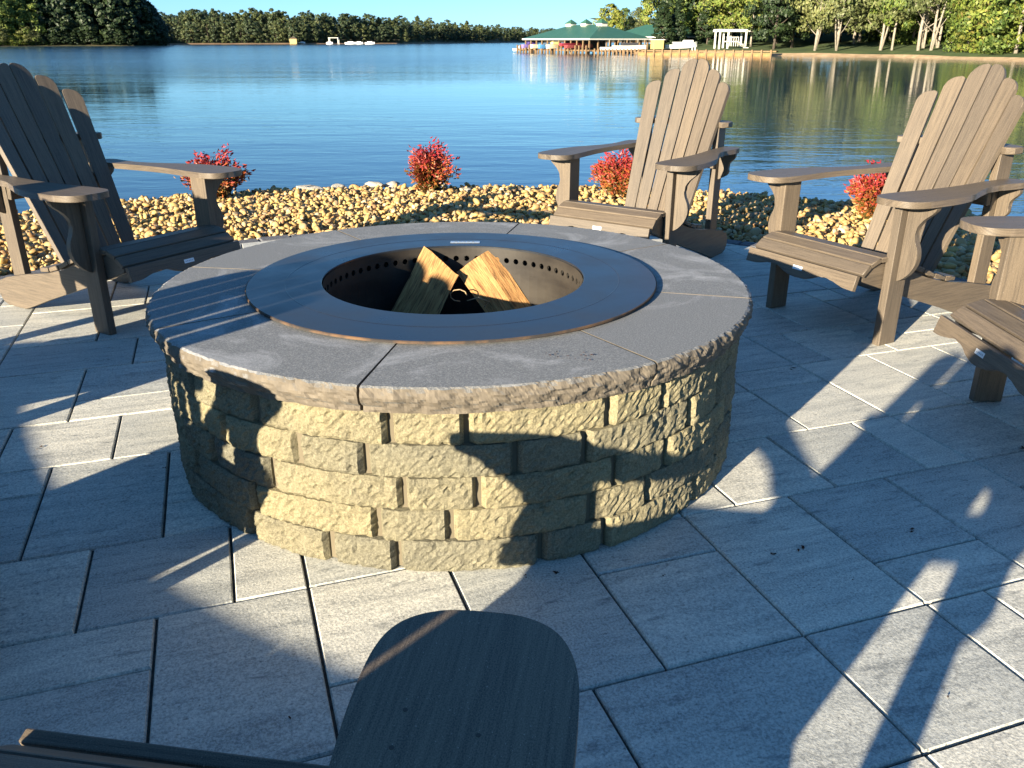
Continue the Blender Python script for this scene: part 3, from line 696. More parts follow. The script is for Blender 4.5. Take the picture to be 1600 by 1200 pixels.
def boat(label, px, y, z, L_, H_, col, ang, cover=None):
    t = thing('boat', label, 'boat', (X(px, y), y, z), ang); V, F = [], []; n_ = 12
    for i in range(n_ + 1):
        u = i / n_; w_ = L_ * .17 * math.sin(math.pi * min(1, .12 + u * .9) ** .8) ** .6 if u < 1 else 0; up = H_ * .25 * u ** 3
        V += [(-L_ / 2 + L_ * u, -w_, H_ + up), (-L_ / 2 + L_ * u, -w_ * .6, 0 + up * .8), (-L_ / 2 + L_ * u, w_ * .6, up * .8), (-L_ / 2 + L_ * u, w_, H_ + up)]
    for i in range(n_):
        for j in range(3): a_ = i * 4 + j; F.append((a_, a_ + 4, a_ + 5, a_ + 1))
        F.append((i * 4 + 3, i * 4 + 7, i * 4 + 4, i * 4))
    F.append((0, 1, 2, 3)); link('hull', np_mesh('hull', V, F), t, flat('hull_paint', col, .4))
    if cover: link('cover', box((0, 0, H_ + .25), (L_ * .5, L_ * .22, .5), bevel=.1), t, flat('boat_cover', cover, .8))
    return t
bs = [('white runabout with a dark cover under the right part of the marina roof', 983, 164.5, -.45, 6.2, .7, (.75, .74, .7), .1, (.03, .03, .035)),
      ('small white boat near the corner posts of the marina', 950, 166, -.5, 3, .5, (.75, .74, .7), .2, None),
      ('red canoe-like boat low under the marina roof', 905, 168, -.2, 6.0, .55, (.22, .05, .05), .5, None), ('second red boat further left under the marina roof', 893, 170, .15, 5, .5, (.25, .03, .045), .5, None),
      ('cream boat with yellow cover under the marina roof', 868, 173, -.3, 4, .7, (.7, .6, .4), .6, (.6, .5, .2)), ('blue boat with white gunwale under the marina roof', 855, 176, -.3, 4, .7, (.08, .25, .5), .6, None),
      ('cream boat left of the blue one at the marina', 843, 178, -.3, 4, .7, (.7, .62, .4), .6, None), ('purple-covered boat at the left end of the marina', 829, 182, -.3, 4, .7, (.2, .15, .4), .6, (.12, .08, .3)),
      ('flat white pontoon boat at the very left tip of the marina dock', 820, 187, -.9, 5, .5, (.7, .68, .6), .4, (.6, .58, .5)), ('white boat on the shore between marina and cedars', 1060, 172, -.3, 5, .7, (.7, .7, .68), .1, (.3, .3, .3)),
      ('white covered boat in front of the small green shed', 1074, 176, -.2, 4, .9, (.75, .75, .72), .3, (.7, .7, .68))]
for a_ in bs: boat(*a_)
t = thing('yellow_shed', 'small yellow box-like hut at the right end of the marina dock', 'hut', (X(1026, 170), 170, -.4), .2)
M_YEL = flat('yellow_siding', (.42, .31, .13), .7)
link('wall', box((0, 0, .8), (2.0, 1.8, 1.6), bevel=.05), t, M_YEL); link('roof', box((0, 0, 1.66), (2.3, 2.1, .12)), t, M_WHITE)
pg = thing('pergola', 'white timber pergola with posts and crossbeams on the lawn by the bulkhead', 'pergola', (X(1140, 168), 168, -.35), .12)
for x in (-2.6, -1.0, 2.4):
    for y in (-1.2, 1.2): p = link('post', box((0, 0, 0), (.26, .26, 3.0)), pg, M_WHITE); p.location = (x, y, 1.5)
for y in (-1.2, 1.2): p = link('beam', box((0, 0, 0), (6.2, .16, .28)), pg, M_WHITE); p.location = (0, y, 3.1)
for k in range(12): p = link('rafter', box((0, 0, 0), (.09, 3.0, .16)), pg, M_WHITE); p.location = (-2.9 + k * .53, 0, 3.32)
st = thing('white_stair', 'white railed steps and landing right of the pergola', 'steps', (X(1152, 166), 166, -.4), .1)
for k in range(4): p = link('step', box((0, 0, 0), (.55, 1.4, .12)), st, M_WHITE); p.location = (k * .5, 0, 1.2 - k * .3)
link('landing', box((-1.4, 0, 1.35), (2.2, 1.5, .16)), st, M_WHITE); link('rail', box((-1.4, -.7, 2.1), (2.3, .08, .1)), st, M_WHITE)
for k in range(6): p = link('baluster', box((0, 0, 0), (.09, .09, 1.6)), st, M_WHITE); p.location = (-2.4 + k * .42, -.7, 1.35)
st2 = thing('dock_post', 'pair of white bollards on the bulkhead below the small green shed', 'bollards', (X(1081, 160), 160, -.5))
for k in (0, 1): p = link('bollard', box((0, 0, 0), (.18, .18, .9)), st2, M_WHITE); p.location = (k * .5, 0, .4)
# far left shore: boathouse, docks and boats
bh = thing('boathouse', 'small yellow boathouse by the far shore left of the white boats', 'boathouse', (X(459, 557), 557, -1.0), .1)
link('wall', box((0, 0, 1.5), (4.2, 3.4, 3), bevel=.02), bh, M_YEL)
link('roof', np_mesh('r', [(-2.5, -2.1, 3), (2.5, -2.1, 3), (2.5, 2.1, 3), (-2.5, 2.1, 3), (0, 0, 4.4)], [(0, 1, 4), (1, 2, 4), (2, 3, 4), (3, 0, 4), (3, 2, 1, 0)]), bh, M_BARKD)
dh = thing('boat_lift', 'pale-roofed open boat lift on the far shore above the white boats', 'boat lift', (X(522, 566), 566, -1.1), 0)
link('roof', box((0, 0, 3.6), (6.2, 4, .3)), dh, M_WHITE)
for x in (-2.8, 2.8):
    for y in (-1.7, 1.7): p = link('post', box((0, 0, 0), (.3, .3, 3.6)), dh, M_WHITE); p.location = (x, y, 1.7)
for k, (px, L_, lab) in enumerate(((515, 4, 'white boat under the lift on the far shore'), (548, 7, 'longest white boat on the far shore, right of the lift'), (561, 5, 'white boat second from the right on the far shore'), (578, 6, 'rightmost white boat on the far shore'), (472, 4, 'white boat beside the yellow boathouse'))):
    boat(lab, px, 560 + k, -1.2, L_, 1.1, (.75, .75, .74), .05, (.7, .7, .7))
wh = thing('house', 'white house half hidden in trees on the far shore near the left stand', 'house', (X(306, 575), 575, 3.5), .1)
link('wall', box((0, 0, 2), (7, 5, 4)), wh, M_WHITE); link('roof', np_mesh('r', [(-4, -3, 4), (4, -3, 4), (4, 3, 4), (-4, 3, 4), (-4, 0, 6), (4, 0, 6)], [(0, 1, 5, 4), (2, 3, 4, 5), (1, 2, 5), (3, 0, 4), (3, 2, 1, 0)]), wh, M_BARKD)
# ------------------------------------------------------------------ fire pit
pit = thing('fire_pit', 'round fire pit of five courses of yellow split-face blocks under a grey stone cap', 'fire pit', (PCX, PCY, 0))
RB, RI = .885, .70
zc = [0.0, .087, .172, .258, .343, .43]
def block(t0, t1, z0, z1, seed, RB=.885, RI=.70, fine=.0095):
    """split-face block: rough displaced front, rounded shoulders at both ends, plain back"""
    arc = (t1 - t0) * RB; nu = max(9, int(arc / fine)); nv = 9 if fine < .02 else 4; V, F = [], []
    o = Vector((seed * 3.7, seed * 1.3, seed * 2.1))
    tw = random.uniform(-.005, .005); 
    for j in range(nv + 1):
        for i in range(nu + 1):
            u = i / nu; v = j / nv; t = t0 + (t1 - t0) * u; z = z0 + .0015 + (z1 - z0 - .003) * v
            e_ = min(u, 1 - u) * arc; ev = min(v, 1 - v) * (z1 - z0)
            r_ = RB - .016 * max(0, 1 - e_ / .009) ** 2 - .005 * max(0, 1 - ev / .006) ** 2 + tw * (u - .5) * 2
            if 0 < i < nu:
                q = Vector((t * RB * 26, z * 26, 0)) + o
                r_ += .0045 * noise.noise(q * .5) + .0034 * noise.noise(q * 2.0) + .0036 * noise.noise(q * 4.6) + random.uniform(-.0026, .0026)
                if random.random() < .05: r_ -= .005
            V.append((r_ * math.cos(t), r_ * math.sin(t), z))
    for j in range(nv):
        for i in range(nu):
            a_ = j * (nu + 1) + i; F.append((a_, a_ + 1, a_ + nu + 2, a_ + nu + 1))
    b0 = len(V)
    for t in (t0, t1):
        for z in (z0 + .0015, z1 - .0015): V.append((RI * math.cos(t), RI * math.sin(t), z))
    top = [nv * (nu + 1) + i for i in range(nu + 1)]; bot = list(range(nu + 1))
    F.append(tuple(top + [b0 + 3, b0 + 1])); F.append(tuple(bot[::-1] + [b0, b0 + 2]))
    F.append(tuple([j * (nu + 1) for j in range(nv + 1)][::-1] + [b0, b0 + 1][::1])); F.append(tuple([j * (nu + 1) + nu for j in range(nv + 1)] + [b0 + 3, b0 + 2]))
    me = np_mesh('wall_block', V, F)
    return me
starts = [-119.4, -112.0, -117.7, -122.1, -107.8]      # a groove position in each course, read off the photograph
first_wide = [True, False, True, True, False]
for c in range(5):
    c0 = 4 - c                                       # starts[] counts from the top course
    ang = starts[c0]; wide = first_wide[c0]; total = 0; k = 0
    while total < 359.9:
        w_ = 22.9 if wide else 11.5
        w_ = min(w_ + (random.uniform(-.5, .5) if total > 90 else 0), 360 - total)
        if 360 - total - w_ < 7: w_ = 360 - total
        gap = math.degrees(.0065 / RB)
        link('wall_block', block(R(ang + total + gap), R(ang + total + w_ - gap), zc[c], zc[c + 1], c * 40 + k), pit, M_BLOCK)
        total += w_; wide = not wide; k += 1
        if 360 - total < .5: break
core = bmesh.new()
for r0, r1, z0, z1 in ((.66, .866, .005, .425),):
    n = 64; rings = []
    for r_, z in ((r0, z0), (r1, z0), (r1, z1), (r0, z1)):
        rings.append([core.verts.new((r_ * math.cos(2 * math.pi * k / n), r_ * math.sin(2 * math.pi * k / n), z)) for k in range(n)])
    for q in range(4):
        a_, b = rings[q], rings[(q + 1) % 4]
        for k in range(n): core.faces.new((a_[k], a_[(k + 1) % n], b[(k + 1) % n], b[k]))
bmesh.ops.recalc_face_normals(core, faces=core.faces)
link('core_fill', bm_mesh(core), pit, flat('groove_concrete', (.13, .11, .075), .95))
def capstone(t0, t1, seed):
    z0, z1 = .43, .497; r_in, r_out = .618, .915; nu = 110; V, F = [], []; o = Vector((seed * 5.1, 3, 1))
    rings = []
    prof = [(r_in, z0), (r_in, z1 - .004), (r_in + .004, z1), (.75, z1), (.85, z1), (r_out - .012, z1)]
    nf = 10
    for i in range(nu + 1):
        t = t0 + (t1 - t0) * i / nu; row = []
        for r_, z in prof: row.append((r_ * math.cos(t), r_ * math.sin(t), z))
        q = Vector((t * 22, 0, 0)) + o
        wob = .005 * noise.noise(q * 2) + .004 * noise.noise(q * 5)
        row[-1] = ((r_out - .011 + wob) * math.cos(t), (r_out - .011 + wob) * math.sin(t), z1)
        for k in range(nf):
            v = k / (nf - 1); z = z1 - .003 - (z1 - z0 - .003) * v
            q = Vector((t * 22, z * 60, 0)) + o
            bul = .010 * math.sin(math.pi * min(1, v * 1.15 + .1)) - .009 * v * v
            r_ = r_out - .008 + bul + .006 * noise.noise(q * 1.2) + .0045 * noise.noise(Vector((q.x * 2.2 + q.y * 1.2, q.y * 1.8, 3))) + .0028 * noise.noise(q * 4.2)
            row.append((r_ * math.cos(t), r_ * math.sin(t), z))
        rings.append(row)
    m_ = len(rings[0])
    for row in rings: V += row
    for i in range(nu):
        for j in range(m_ - 1):
            F.append((i * m_ + j, i * m_ + j + 1, (i + 1) * m_ + j + 1, (i + 1) * m_ + j))
        F.append((i * m_ + m_ - 1, i * m_, (i + 1) * m_, (i + 1) * m_ + m_ - 1))
    F.append(tuple(range(m_))[::-1]); F.append(tuple(nu * m_ + j for j in range(m_)))
    me = np_mesh('cap_stone', V, F)
    bm = bmesh.new(); bm.from_mesh(me); bmesh.ops.recalc_face_normals(bm, faces=bm.faces); bm.to_mesh(me); bm.free()
    return me
caps = [-100, -55.2, -14, 33, 76.5, 125.3, 170.5, 213.5, 260]
for k in range(8):
    g_ = .0035 / .9
    link('cap_stone', capstone(R(caps[k]) + g_, R(caps[k + 1]) - g_, k + 2), pit, M_CAP)

sw = thing('seat_wall', 'low curved seat wall of yellow split-face blocks behind the chairs, grey stone on top', 'seat wall', (PCX, PCY, 0))
for c in range(6):
    t = 196. + (0 if c % 2 else 4); wide = True; k = 0
    while t < 274:
        w_ = 5.8 if (k + c) % 2 else 3.2
        z0, z1 = c * .072, (c + 1) * .072
        link('wall_block', block(R(t + .08), R(min(t + w_, 276) - .08), z0, z1, 300 + c * 30 + k, 3.50, 3.385, .03), sw, M_BLOCK)
        link('wall_block', block(R(t + .08), R(min(t + w_, 276) - .08), z0, z1, 700 + c * 30 + k, 3.27, 3.375, .03), sw, M_BLOCK)
        t += w_; k += 1
def wall_cap(t0, t1, z0, z1, ra, rb):
    V, F = [], []; n_ = 10; pr_ = [(ra, z0), (ra - .004, (z0 + z1) / 2), (ra + .004, z1), (rb - .004, z1), (rb + .004, (z0 + z1) / 2), (rb, z0)]; m_ = len(pr_)
    for i in range(n_ + 1):
        t = t0 + (t1 - t0) * i / n_
        for r_, z in pr_: r_ += .006 * noise.noise(Vector((t * 60, r_ * 9, z * 40))); V.append((r_ * math.cos(t), r_ * math.sin(t), z))
    for i in range(n_):
        for j in range(m_): F.append((i * m_ + j, i * m_ + (j + 1) % m_, (i + 1) * m_ + (j + 1) % m_, (i + 1) * m_ + j))
    F += [tuple(range(m_))[::-1], tuple(n_ * m_ + j for j in range(m_))]
    me = np_mesh('cap', V, F); bm = bmesh.new(); bm.from_mesh(me); bmesh.ops.recalc_face_normals(bm, faces=bm.faces); bm.to_mesh(me); bm.free(); return me
for k in range(9):
    t = 195.5 + k * 9.0; link('cap_stone', wall_cap(R(t + .05), R(t + 8.95), .434, .492, 3.24, 3.53), sw, M_CAP)

ring = thing('steel_fire_ring', 'black steel fire ring with a broad flat flange set in the stone cap', 'fire ring', (PCX - .005, PCY + .002, 0))
bm = bmesh.new(); n = 128; rings = []
for r_, z in ((.412, .501), (.412, .5065), (.414, .508), (.520, .508), (.522, .5086), (.524, .508), (.635, .508), (.638, .5065), (.638, .501)):
    rings.append([bm.verts.new((r_ * math.cos(2 * math.pi * k / n), r_ * math.sin(2 * math.pi * k / n), z)) for k in range(n)])
rings.append(rings[0])
for a_, b in zip(rings, rings[1:]):
    for k in range(n): bm.faces.new((a_[k], a_[(k + 1) % n], b[(k + 1) % n], b[k]))
bmesh.ops.recalc_face_normals(bm, faces=bm.faces)
me = bm_mesh(bm); me.materials.append(M_STEEL); me.materials.append(mat_ground('rust', [(.42, (.035, .03, .028)), (.62, (.13, .075, .04))], 9, .002))
for p_ in me.polygons:
    if math.hypot(p_.center.x, p_.center.y) > .636: p_.material_index = 1
link('flange', me, ring)
# liner with a row of real holes
bm = bmesh.new(); nh = 68; rl = .409
for k in range(nh):
    t0, t1 = 2 * math.pi * k / nh, 2 * math.pi * (k + 1) / nh; tm = (t0 + t1) / 2; zt, zb, zm = .502, .418, .462; hr = .0105
    def P(t, z, r_=rl): return bm.verts.new((r_ * math.cos(t), r_ * math.sin(t), z))
    sq = [P(t0, zb), P(tm, zb), P(t1, zb), P(t1, zm), P(t1, zt), P(tm, zt), P(t0, zt), P(t0, zm)]
    an = [225, 270, 315, 0, 45, 90, 135, 180]
    ci = [P(tm + hr * math.cos(R(q)) / rl, zm + hr * math.sin(R(q))) for q in an]
    co = [P(tm + hr * math.cos(R(q)) / rl, zm + hr * math.sin(R(q)), rl + .004) for q in an]
    for q in range(8):
        q2 = (q + 1) % 8; bm.faces.new((sq[q], sq[q2], ci[q2], ci[q])); bm.faces.new((ci[q], ci[q2], co[q2], co[q]))
    bm.faces.new((P(t0, zb), P(t1, zb), P(t1, .06), P(t0, .06)))
me = bm_mesh(bm); M_LINER = NB('liner_steel', .5); M_LINER.b.inputs['Metallic'].default_value = .0
vv = M_LINER.coord(); M_LINER.col(M_LINER.ramp(M_LINER.noise(M_LINER.mapping(vv, (3, 3, 9)), 2, 5), [(.3, (.015, .013, .012)), (.7, (.038, .033, .027))])); M_LINER = M_LINER.m
link('liner', me, ring, M_LINER)
bm = bmesh.new()
for a_, b in (((.44, .50), (.44, .05)),):
    v1 = [bm.verts.new((a_[0] * math.cos(2 * math.pi * k / 64), a_[0] * math.sin(2 * math.pi * k / 64), a_[1])) for k in range(64)]
    v2 = [bm.verts.new((b[0] * math.cos(2 * math.pi * k / 64), b[0] * math.sin(2 * math.pi * k / 64), b[1])) for k in range(64)]
    for k in range(64): bm.faces.new((v1[k], v1[(k + 1) % 64], v2[(k + 1) % 64], v2[k]))
    bm.faces.new(v2)
link('outer_shell', bm_mesh(bm), ring, flat('shell_black', (.012, .011, .010), .9))  # plain near-black shell behind the liner holes
M_PLATE = flat('brushed_plate', (.50, .56, .62), .35, .6)
pl = link('maker_plate', box((0, 0, 0), (.108, .026, .0016), bevel=.0006), ring, M_PLATE); pl.location = (.012, .468, .5090)
bm = bmesh.new()
for k, (x, w_) in enumerate(((-.034, .012), (-.018, .010), (-.004, .012), (.012, .013), (.029, .012))):
    box_bm(bm, (x, .002, .0012), (w_ * .8, .006, .0004))
for k in range(9): box_bm(bm, (-.04 + k * .01, -.007, .0012), (.006, .0022, .0004))
lt = link('plate_lettering', bm_mesh(bm), pl, flat('etched_grey', (.14, .17, .2), .5))
# ---- firewood
def log(name, top, bot, cross, label, facing, skew=0.):
    top, bot = Vector(top), Vector(bot); ax = (bot - top).normalized(); L = (bot - top).length
    nrm = Vector(facing); nrm = (nrm - ax * nrm.dot(ax)).normalized(); side = ax.cross(nrm)
    bm = bmesh.new(); uvl = bm.loops.layers.uv.new('UVMap'); nr = 22; rings = []; o = Vector((top.x * 9, 4, 1))
    C_ = []
    for a_, b in zip(cross, cross[1:] + cross[:1]):
        for q in range(5): C_.append((a_[0] + (b[0] - a_[0]) * q / 5, a_[1] + (b[1] - a_[1]) * q / 5))
    for i in range(nr + 1):
        s = i / nr
        row = []
        for (u, v) in C_:
            q = Vector((u * 60, v * 60, s * 3)) + o
            j = 1 + .03 * noise.noise(Vector((s * 4, 0, 0)) + o); d = .004 * noise.noise(q) + .0025 * noise.noise(Vector((u * 160, v * 160, s * 5)))
            ee = 0
            ee = .004 * noise.noise(q * .8) if i in (0, nr) else 0
            row.append(bm.verts.new(top + ax * (L * s + ee + (skew * u if i == 0 else 0)) + side * (u * j + d) + nrm * (v * j + d)))
        rings.append(row)
    m_ = len(C_); per = [0]
    for k in range(m_): per.append(per[-1] + math.hypot(C_[(k + 1) % m_][0] - C_[k][0], C_[(k + 1) % m_][1] - C_[k][1]))
    for i in range(nr):
        for k in range(m_):
            f = bm.faces.new((rings[i][k], rings[i][(k + 1) % m_], rings[i + 1][(k + 1) % m_], rings[i + 1][k]))
            for l, uvv in zip(f.loops, ((i, k), (i, k + 1), (i + 1, k + 1), (i + 1, k))): l[uvl].uv = (uvv[0] * L / nr, per[uvv[1]])
    for row, fl in ((rings[0], True), (rings[-1], False)):
        f = bm.faces.new(row[::-1] if fl else row)
        for l in f.loops: l[uvl].uv = ((l.vert.co - top).dot(side) * .1, (l.vert.co - top).dot(nrm))
    bmesh.ops.recalc_face_normals(bm, faces=bm.faces)
    o = link(name, bm_mesh(bm), None, M_WOOD); tag(o, label, 'firewood log', 'split logs in the fire pit'); return o
log('firewood_log', (-.252, 2.96, .462), (-.468, 2.72, .07), [(-.082, 0.006), (.0, .016), (.084, .006), (.06, -.07), (-.03, -.09)], 'split firewood log with a flat orange-tan face, left one in the fire pit', (-.12, -.85, .5), -.32)
log('firewood_log', (-.135, 2.99, .462), (.17, 2.80, .06), [(-.076, -.004), (-.02, .02), (.078, .006), (.06, -.06), (-.04, -.08)], 'split firewood log with rough greyish-tan grain, right one in the fire pit', (-.1, -.85, .5))
log('firewood_log', (-.42, 2.52, .13), (.0, 2.95, .15), [(-.05, 0), (.0, .05), (.05, 0), (.03, -.05), (-.03, -.05)], 'dark log lying low in the pit under the two leaning logs', (0, 0, 1))
bm = bmesh.new(); tube(bm, [(-.44, 3.0, .27), (-.41, 2.97, .30), (-.415, 2.96, .345), (-.43, 2.955, .40)], [.006, .008, .005, .0015], 6); tube(bm, [(-.40, 2.965, .30), (-.36, 2.93, .27), (-.31, 2.9, .25)], [.007, .008, .006], 6)
M_TWIG = mat_bark('pale_twig', (.2, .14, .08), (.45, .34, .2))
tag(link('twig', bm_mesh(bm, smooth=True), None, M_TWIG), 'bare forked twig poking out left of the firewood', 'twig')
bm = bmesh.new()
tube(bm, [(-.19 + .03 * math.cos(t * .7), 2.88, .36 + .022 * math.sin(t * .7)) for t in range(8)] , [.0022] * 8, 5); tube(bm, [(-.16, 2.88, .34), (-.12, 2.87, .355), (-.08, 2.87, .34), (-.10, 2.87, .32)], [.002] * 4, 5)
tag(link('twig', bm_mesh(bm, smooth=True), None, M_TWIG), 'thin curled wood splinter between the two leaning logs', 'twig')
me = np_mesh('ash', [(PCX + .405 * math.cos(2 * math.pi * k / 32), PCY + .405 * math.sin(2 * math.pi * k / 32), .055) for k in range(32)], [tuple(range(32))])
o = link('ash', me, None, mat_ground('ash', [(.3, (.01, .01, .01)), (.7, (.05, .045, .04))], 20, .02), 'stuff'); o['label'] = 'dark ash on the floor of the fire ring'; o['category'] = 'ash'
# dead leaf crumbs on the cap
M_CRUMB = flat('dead_leaf', (.05, .02, .012), .8)
V, F = [], []
for k in range(26):
    p = gp(random.choice([865, 880, 905, 925, 915]) + random.uniform(-12, 12), 556 + random.uniform(-7, 7), .499) if k < 16 else gp(random.uniform(1030, 1160), random.uniform(440, 520), .499)
    s = random.uniform(.002, .006) if k < 16 else .0015; a_ = random.uniform(0, 6); b = len(V)
    V += [(p.x + s * math.cos(a_), p.y + s * math.sin(a_), p.z), (p.x - s * .4 * math.sin(a_), p.y + s * .4 * math.cos(a_), p.z + .0015), (p.x - s * math.cos(a_), p.y - s * math.sin(a_), p.z), (p.x + s * .3 * math.sin(a_), p.y - s * .3 * math.cos(a_), p.z + .001)]
    F.append((b, b + 1, b + 2, b + 3))
for px, py, s in ((1250, 857, .008), (1209, 868, .006), (866, 893, .008), (700, 985, .003), (1426, 829, .007), (1239, 577, .012), (1600, 700, .01), (1040, 900, .003), (455, 1120, .004), (820, 470 + 430, .004), (1330, 905, .003), (260, 730, .005), (60, 700, .006), (1480, 1090, .004), (620, 1010, .003)):
    for q in range(3):
        p = gp(px + random.uniform(-5, 5), py + random.uniform(-3, 3), .001); a_ = random.uniform(0, 6); b = len(V)
        V += [(p.x + s * math.cos(a_), p.y + s * math.sin(a_), p.z), (p.x - s * .4 * math.sin(a_), p.y + s * .4 * math.cos(a_), p.z + .003), (p.x - s * math.cos(a_), p.y - s * math.sin(a_), p.z), (p.x + s * .3 * math.sin(a_), p.y - s * .3 * math.cos(a_), p.z + .001)]
        F.append((b, b + 1, b + 2, b + 3))
o = link('leaf_crumbs', np_mesh('crumbs', V, F), None, M_CRUMB, 'stuff'); tag(o, 'dark dead leaf crumbs scattered on the stone cap and the paving', 'leaf litter')

# ------------------------------------------------------------------ adirondack chairs
def Mx(o, x, y, z=None):
    x = Vector(x).normalized(); y = Vector(y); y = (y - x * y.dot(x)).normalized(); z_ = x.cross(y)
    return Matrix(((x.x, y.x, z_.x, o[0]), (x.y, y.y, z_.y, o[1]), (x.z, y.z, z_.z, o[2]), (0, 0, 0, 1)))
def mirror(me):
    bm = bmesh.new(); bm.from_mesh(me); bmesh.ops.scale(bm, vec=(-1, 1, 1), verts=bm.verts); bmesh.ops.reverse_faces(bm, faces=bm.faces); return bm_mesh(bm)
def yback(z, x): return -.824 - .49 * (z - .937) + .056 * (x / .25) ** 2
M_SCREW = flat('screw_head', (.055, .045, .038), .5, .3); M_TAG = flat('aluminium_tag', (.62, .66, .7), .4, .4)
def make_chair(label):
    t = thing('adirondack_chair', label, 'adirondack chair', (0, 0, 0), 0, 'adirondack chairs round the fire pit')
    LB = LUMBER
    # front legs: boards standing edge-on
    for s in (1, -1):
        me = board([(0, 0), (.604, 0), (.604, -.10), (0, -.10)], .036, Mx((.326, 0, 0), (0, 0, 1), (0, 1, 0)) if s > 0 else Mx((-.290, 0, 0), (0, 0, 1), (0, 1, 0)))
        # Mx gives z = x cross y = (0,0,1)x(0,1,0) = (-1,0,0): board extends to +x of the origin plane
        bm = bmesh.new(); bm.from_mesh(me); xs = [v.co.x for v in bm.verts]; sh = (.290 if s > 0 else -.326) - min(xs); bmesh.ops.translate(bm, verts=bm.verts, vec=(sh, 0, 0)); me = bm_mesh(bm)
        for p in me.polygons: p.use_smooth = False
        link('front_leg', me, t, LB)
    br = catmull([(.327, .603), (.40, .603), (.452, .603)], 1, False)
    wav = catmull([(.452, .598), (.440, .575), (.400, .54), (.377, .50), (.380, .46), (.398, .42), (.402, .375), (.385, .33), (.355, .295), (.327, .278)], 4, False)
    prof = [(z, x) for x, z in [(.327, .603), (.452, .603)] + wav]
    me = board(prof, .028, Mx((0, -.035, 0), (0, 0, 1), (1, 0, 0)))
    link('arm_bracket', me, t, LB); link('arm_bracket', mirror(me), t, LB)
    # rear posts
    for s in (1, -1):
        me = board([(.10, .015), (.738, .01), (.738, -.085), (.10, -.08)], .034, Mx((0, -.72, 0), (0, 0, 1), (0, 1, 0)))
        bm = bmesh.new(); bm.from_mesh(me); xs = [v.co.x for v in bm.verts]; sh = (.2165 if s > 0 else -.2505) - min(xs); bmesh.ops.translate(bm, verts=bm.verts, vec=(sh, 0, 0)); link('rear_post', bm_mesh(bm), t, LB)
    wav = catmull([(.345, .598), (.342, .575), (.318, .55), (.306, .525), (.312, .50), (.300, .475), (.2515, .448)], 4, False)
    me = board([(z, x) for x, z in [(.2515, .603), (.345, .603)] + wav], .026, Mx((0, -.745, 0), (0, 0, 1), (1, 0, 0)))
    link('rear_bracket', me, t, LB); link('rear_bracket', mirror(me), t, LB)
    # arms
    pts = [(.355, .122), (.306, .116), (.270, .092), (.254, .048), (.254, -.03), (.264, -.13), (.274, -.25), (.274, -.38), (.265, -.50), (.256, -.60), (.2535, -.69), (.2535, -.76), (.262, -.80), (.30, -.808), (.345, -.795), (.362, -.74), (.354, -.66), (.348, -.58), (.360, -.49), (.398, -.38), (.440, -.27), (.462, -.15), (.466, -.03), (.460, .045), (.438, .095), (.402, .118)]
    me = board([(y, x) for x, y in catmull(pts, 7)], .026, Mx((0, 0, .630), (0, 1, 0), (1, 0, 0)), .005, 2)
    bm = bmesh.new(); bm.from_mesh(me); zs = max(v.co.z for v in bm.verts); bmesh.ops.translate(bm, verts=bm.verts, vec=(0, 0, .630 - zs)); me = bm_mesh(bm)
    for p in me.polygons: p.use_smooth = p.area < 6e-4
    for s, m_ in ((1, me), (-1, mirror(me))):
        ar = link('armrest', m_, t, LB)
        for (x, y) in ((.308, -.03), (.308, -.075), (.38, -.05), (.30, -.70), (.315, -.765)):
            b_ = bmesh.new(); bmesh.ops.create_cone(b_, cap_ends=True, segments=8, radius1=.0027, radius2=.0024, depth=.0010, matrix=Matrix.Translation((s * x, y, .6299))); link('screw', bm_mesh(b_), ar, M_SCREW)
    # cross bar behind the back
    cb = []
    for k in range(25):
        x = -.296 + .592 * k / 24; e_ = max(0, (abs(x) - .262) / .034); cb.append((x, -.764 + .058 * (min(abs(x), .27) / .25) ** 2 - .03 * e_ ** 2.2))
    for k in range(25):
        x = .296 - .592 * k / 24; e_ = max(0, (abs(x) - .262) / .034); cb.append((x, -.845 + .03 * (x / .296) ** 2 + .03 * e_ ** 2.2))
    me = board(cb, .03, Mx((0, 0, .770), (1, 0, 0), (0, 1, 0)), .004); link('back_rail', me, t, LB)
    me = board([(-.25, 0), (.25, 0), (.25, .07), (-.25, .07)], .03, Mx((0, -.705, .52), (1, 0, 0), (0, .1, 1)), .003); link('back_rail', me, t, LB)
    # back slats
    tops = [.980, 1.045, 1.100, 1.100, 1.045, .980]
    for i in range(6):
        k = i - 2.5; xb, xt = k * .0655, k * .0885; zt = tops[i]
        zb = .205; yb, yt = yback(zb, xb), yback(zt, xt)
        o = Vector((xb, yb, zb)); d = Vector((xt, yt, zt)) - o; L = d.length
        slope = 2 * .056 * (xt * .85) / .25 ** 2
        side = Vector((1, slope, 0)).normalized()
        wb, wt = .0300, .0408
        sgn = 1 if k > 0 else -1; prof = [(0, -wb), (0, wb)]
        ro = .075 if abs(k) < 1 else .055; ri = .012
        def rc(sg, r_len):
            out = []
            for q in range(9):
                an = math.pi / 2 * q / 8; ww = min(.062, wt * 1.5) if r_len > .03 else .012
                out.append((L - r_len + r_len * math.sin(an), sg * (wt - ww + ww * math.cos(an))))
            return out
        hi = rc(1, ro if sgn > 0 else ri); lo = rc(-1, ri if sgn > 0 else ro)
        prof = [(0, -wb), (0, wb)] + hi + lo[::-1]
        pr_ = []
        for p in prof:
            if not pr_ or math.hypot(p[0] - pr_[-1][0], p[1] - pr_[-1][1]) > .0015: pr_.append(p)
        me = board(pr_, .022, Mx(o, d, side), .003)
        # Mx z-axis = d x side; make sure the board lies behind its front face
        link('back_slat', me, t, LB)
